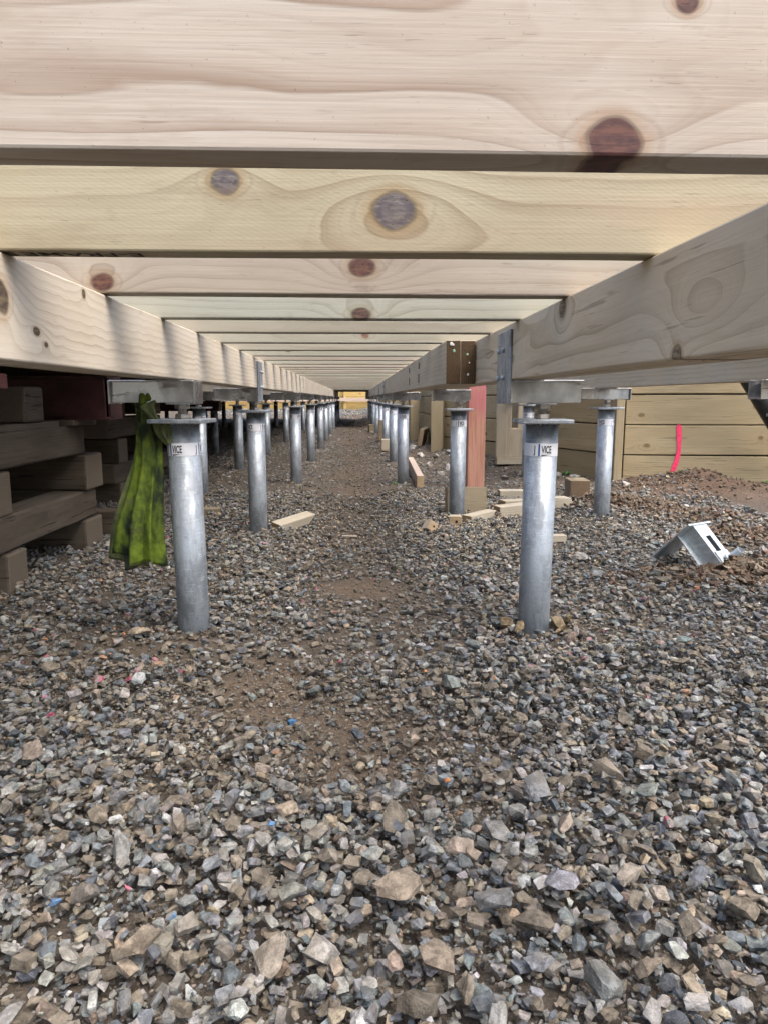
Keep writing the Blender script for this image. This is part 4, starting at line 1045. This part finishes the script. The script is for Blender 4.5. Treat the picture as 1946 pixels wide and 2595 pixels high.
piece('leaning_board', 'brown board leaning against the wall behind the third right pile', 'plank', .7, .05, .2, (.80, 8.6, 0), (R(10), 0, R(80)), 'offg', 'endl', None, 19)
piece('splinter', 'small pale splinter of wood lying on the brown path', 'splinter', .075, .02, .006, (-.03, 3.47, .012), (0, 0, R(-10)), 'off', 'endl', None, 14)
piece('plank', 'pink offcut plank under the far right bearer beside the wall', 'plank', .5, .045, .09, (.60, 6.55, .56), (0, 0, R(88)), 'offp', 'offp', None, 15) if False else None
# bundle of short studs standing on a sole plate
piece('sole_plate', 'short pale timber plate under the bundle of upright studs', 'plate', .30, .10, .06, (1.40, 6.28, 0), (0, 0, R(-3)), 'off', 'endl', None, 16)
zb = gz(1.40, 6.28) + .0605
for i, (x, y, hgt, lab) in enumerate(((1.285, 6.27, .70, 'tall stud at the left end of the bundle'), (1.332, 6.275, .70, 'second tall stud from the left of the bundle'), (1.378, 6.275, .26, 'short stud in the middle of the bundle, nearer the tall pair'),
                                 (1.424, 6.275, .255, 'short stud in the middle of the bundle, further from the tall pair'), (1.475, 6.28, .72, 'tall stud at the right end of the bundle'))):
    o = post(None, x, y, .044, .09, zb, zb + hgt, 0, 'offg' if i == 9 else 'off', 'endl', 'stud', 40 + i); tag(o, lab, 'stud', 'studs bundled upright by the wall')

# bracket lying on the ground: back plate, slotted channel and a stud with its nut
bt = thing('loose_bracket', 'bright galvanised bracket with slotted channel and bolt lying on the gravel', 'bracket', (1.33, 2.70, .092))
cm = channel_mesh(.003, .20); cm.materials.append(M['galvn'])
put('channel', cm, bt, loc=(0, 0, 0))
bp = box_mesh((.007, .13, .190), (0, 0, .031), .001); bp.materials.append(M['galvn']); put('side_plate', bp, bt)
for nm, me_ in (('bolt', stud_mesh(-CH - .062, -CH + .02)), ('nut', hexnut(-CH - .018, -CH - .005)), ('nut', hexnut(-CH + .005, -CH + .016))):
    me_.materials.append(M['galvn'] if nm == 'nut' else M['galvn']); put(nm, me_, bt, loc=(.150, 0, 0))
wp = box_mesh((.075, .068, .005), (.150, 0, -CH - .0026), .001); wp.materials.append(M['galvn']); put('washer_plate', wp, bt)
# lies tipped over: plate down to the left, web with its slot facing up and to the right
rv = Vector((.897, -.442, 0)); tv = Vector((-.44, -.88, .19)).normalized(); uv = tv.cross(rv).normalized()
nrm = (.60 * rv + .62 * uv + .48 * tv).normalized(); ex = .55 * rv - .78 * uv + .20 * tv; ex = (ex - nrm * ex.dot(nrm)).normalized()
ez = -nrm; ey = ez.cross(ex)
bt.matrix_world = Matrix.Translation((1.335, 2.77, .128)) @ Matrix((ex, ey, ez)).transposed().to_4x4() @ Matrix.Scale(1.18, 4)

# weeds
def weed(label, x, y, n, s, seed):
    rr = random.Random(seed); bm = bmesh.new(); z = gz(x, y)
    for i in range(n):
        a = rr.uniform(0, 6.28); l = s * rr.uniform(.6, 1.2); up = rr.uniform(.3, 1.1); c, q = math.cos(a), math.sin(a); wdt = l * .33
        p = [(0, 0, 0), (.5, -wdt / l, up * .55), (1.0, 0, up * .6), (.5, wdt / l, up * .55), (.5, 0, up * .48)]
        vs = [bm.verts.new((l * (u * c - v * q), l * (u * q + v * c), l * h)) for u, v, h in p]
        bm.faces.new((vs[0], vs[1], vs[4])); bm.faces.new((vs[1], vs[2], vs[4])); bm.faces.new((vs[2], vs[3], vs[4])); bm.faces.new((vs[3], vs[0], vs[4]))
    tag(put('weed', mesh_bm(bm, 'weed', True), None, [M['leaf']], (x, y, z)), label, 'weed', 'small green weeds')
weed('tiny green weed at the foot of the third right pile', .305, 5.62, 7, .03, 1)
weed('green weed at the foot of the wall left of the corner post', 1.70, 5.70, 8, .05, 2)
weed('thin green weed growing on the soil mound by the wall', 2.95, 4.95, 9, .04, 3)
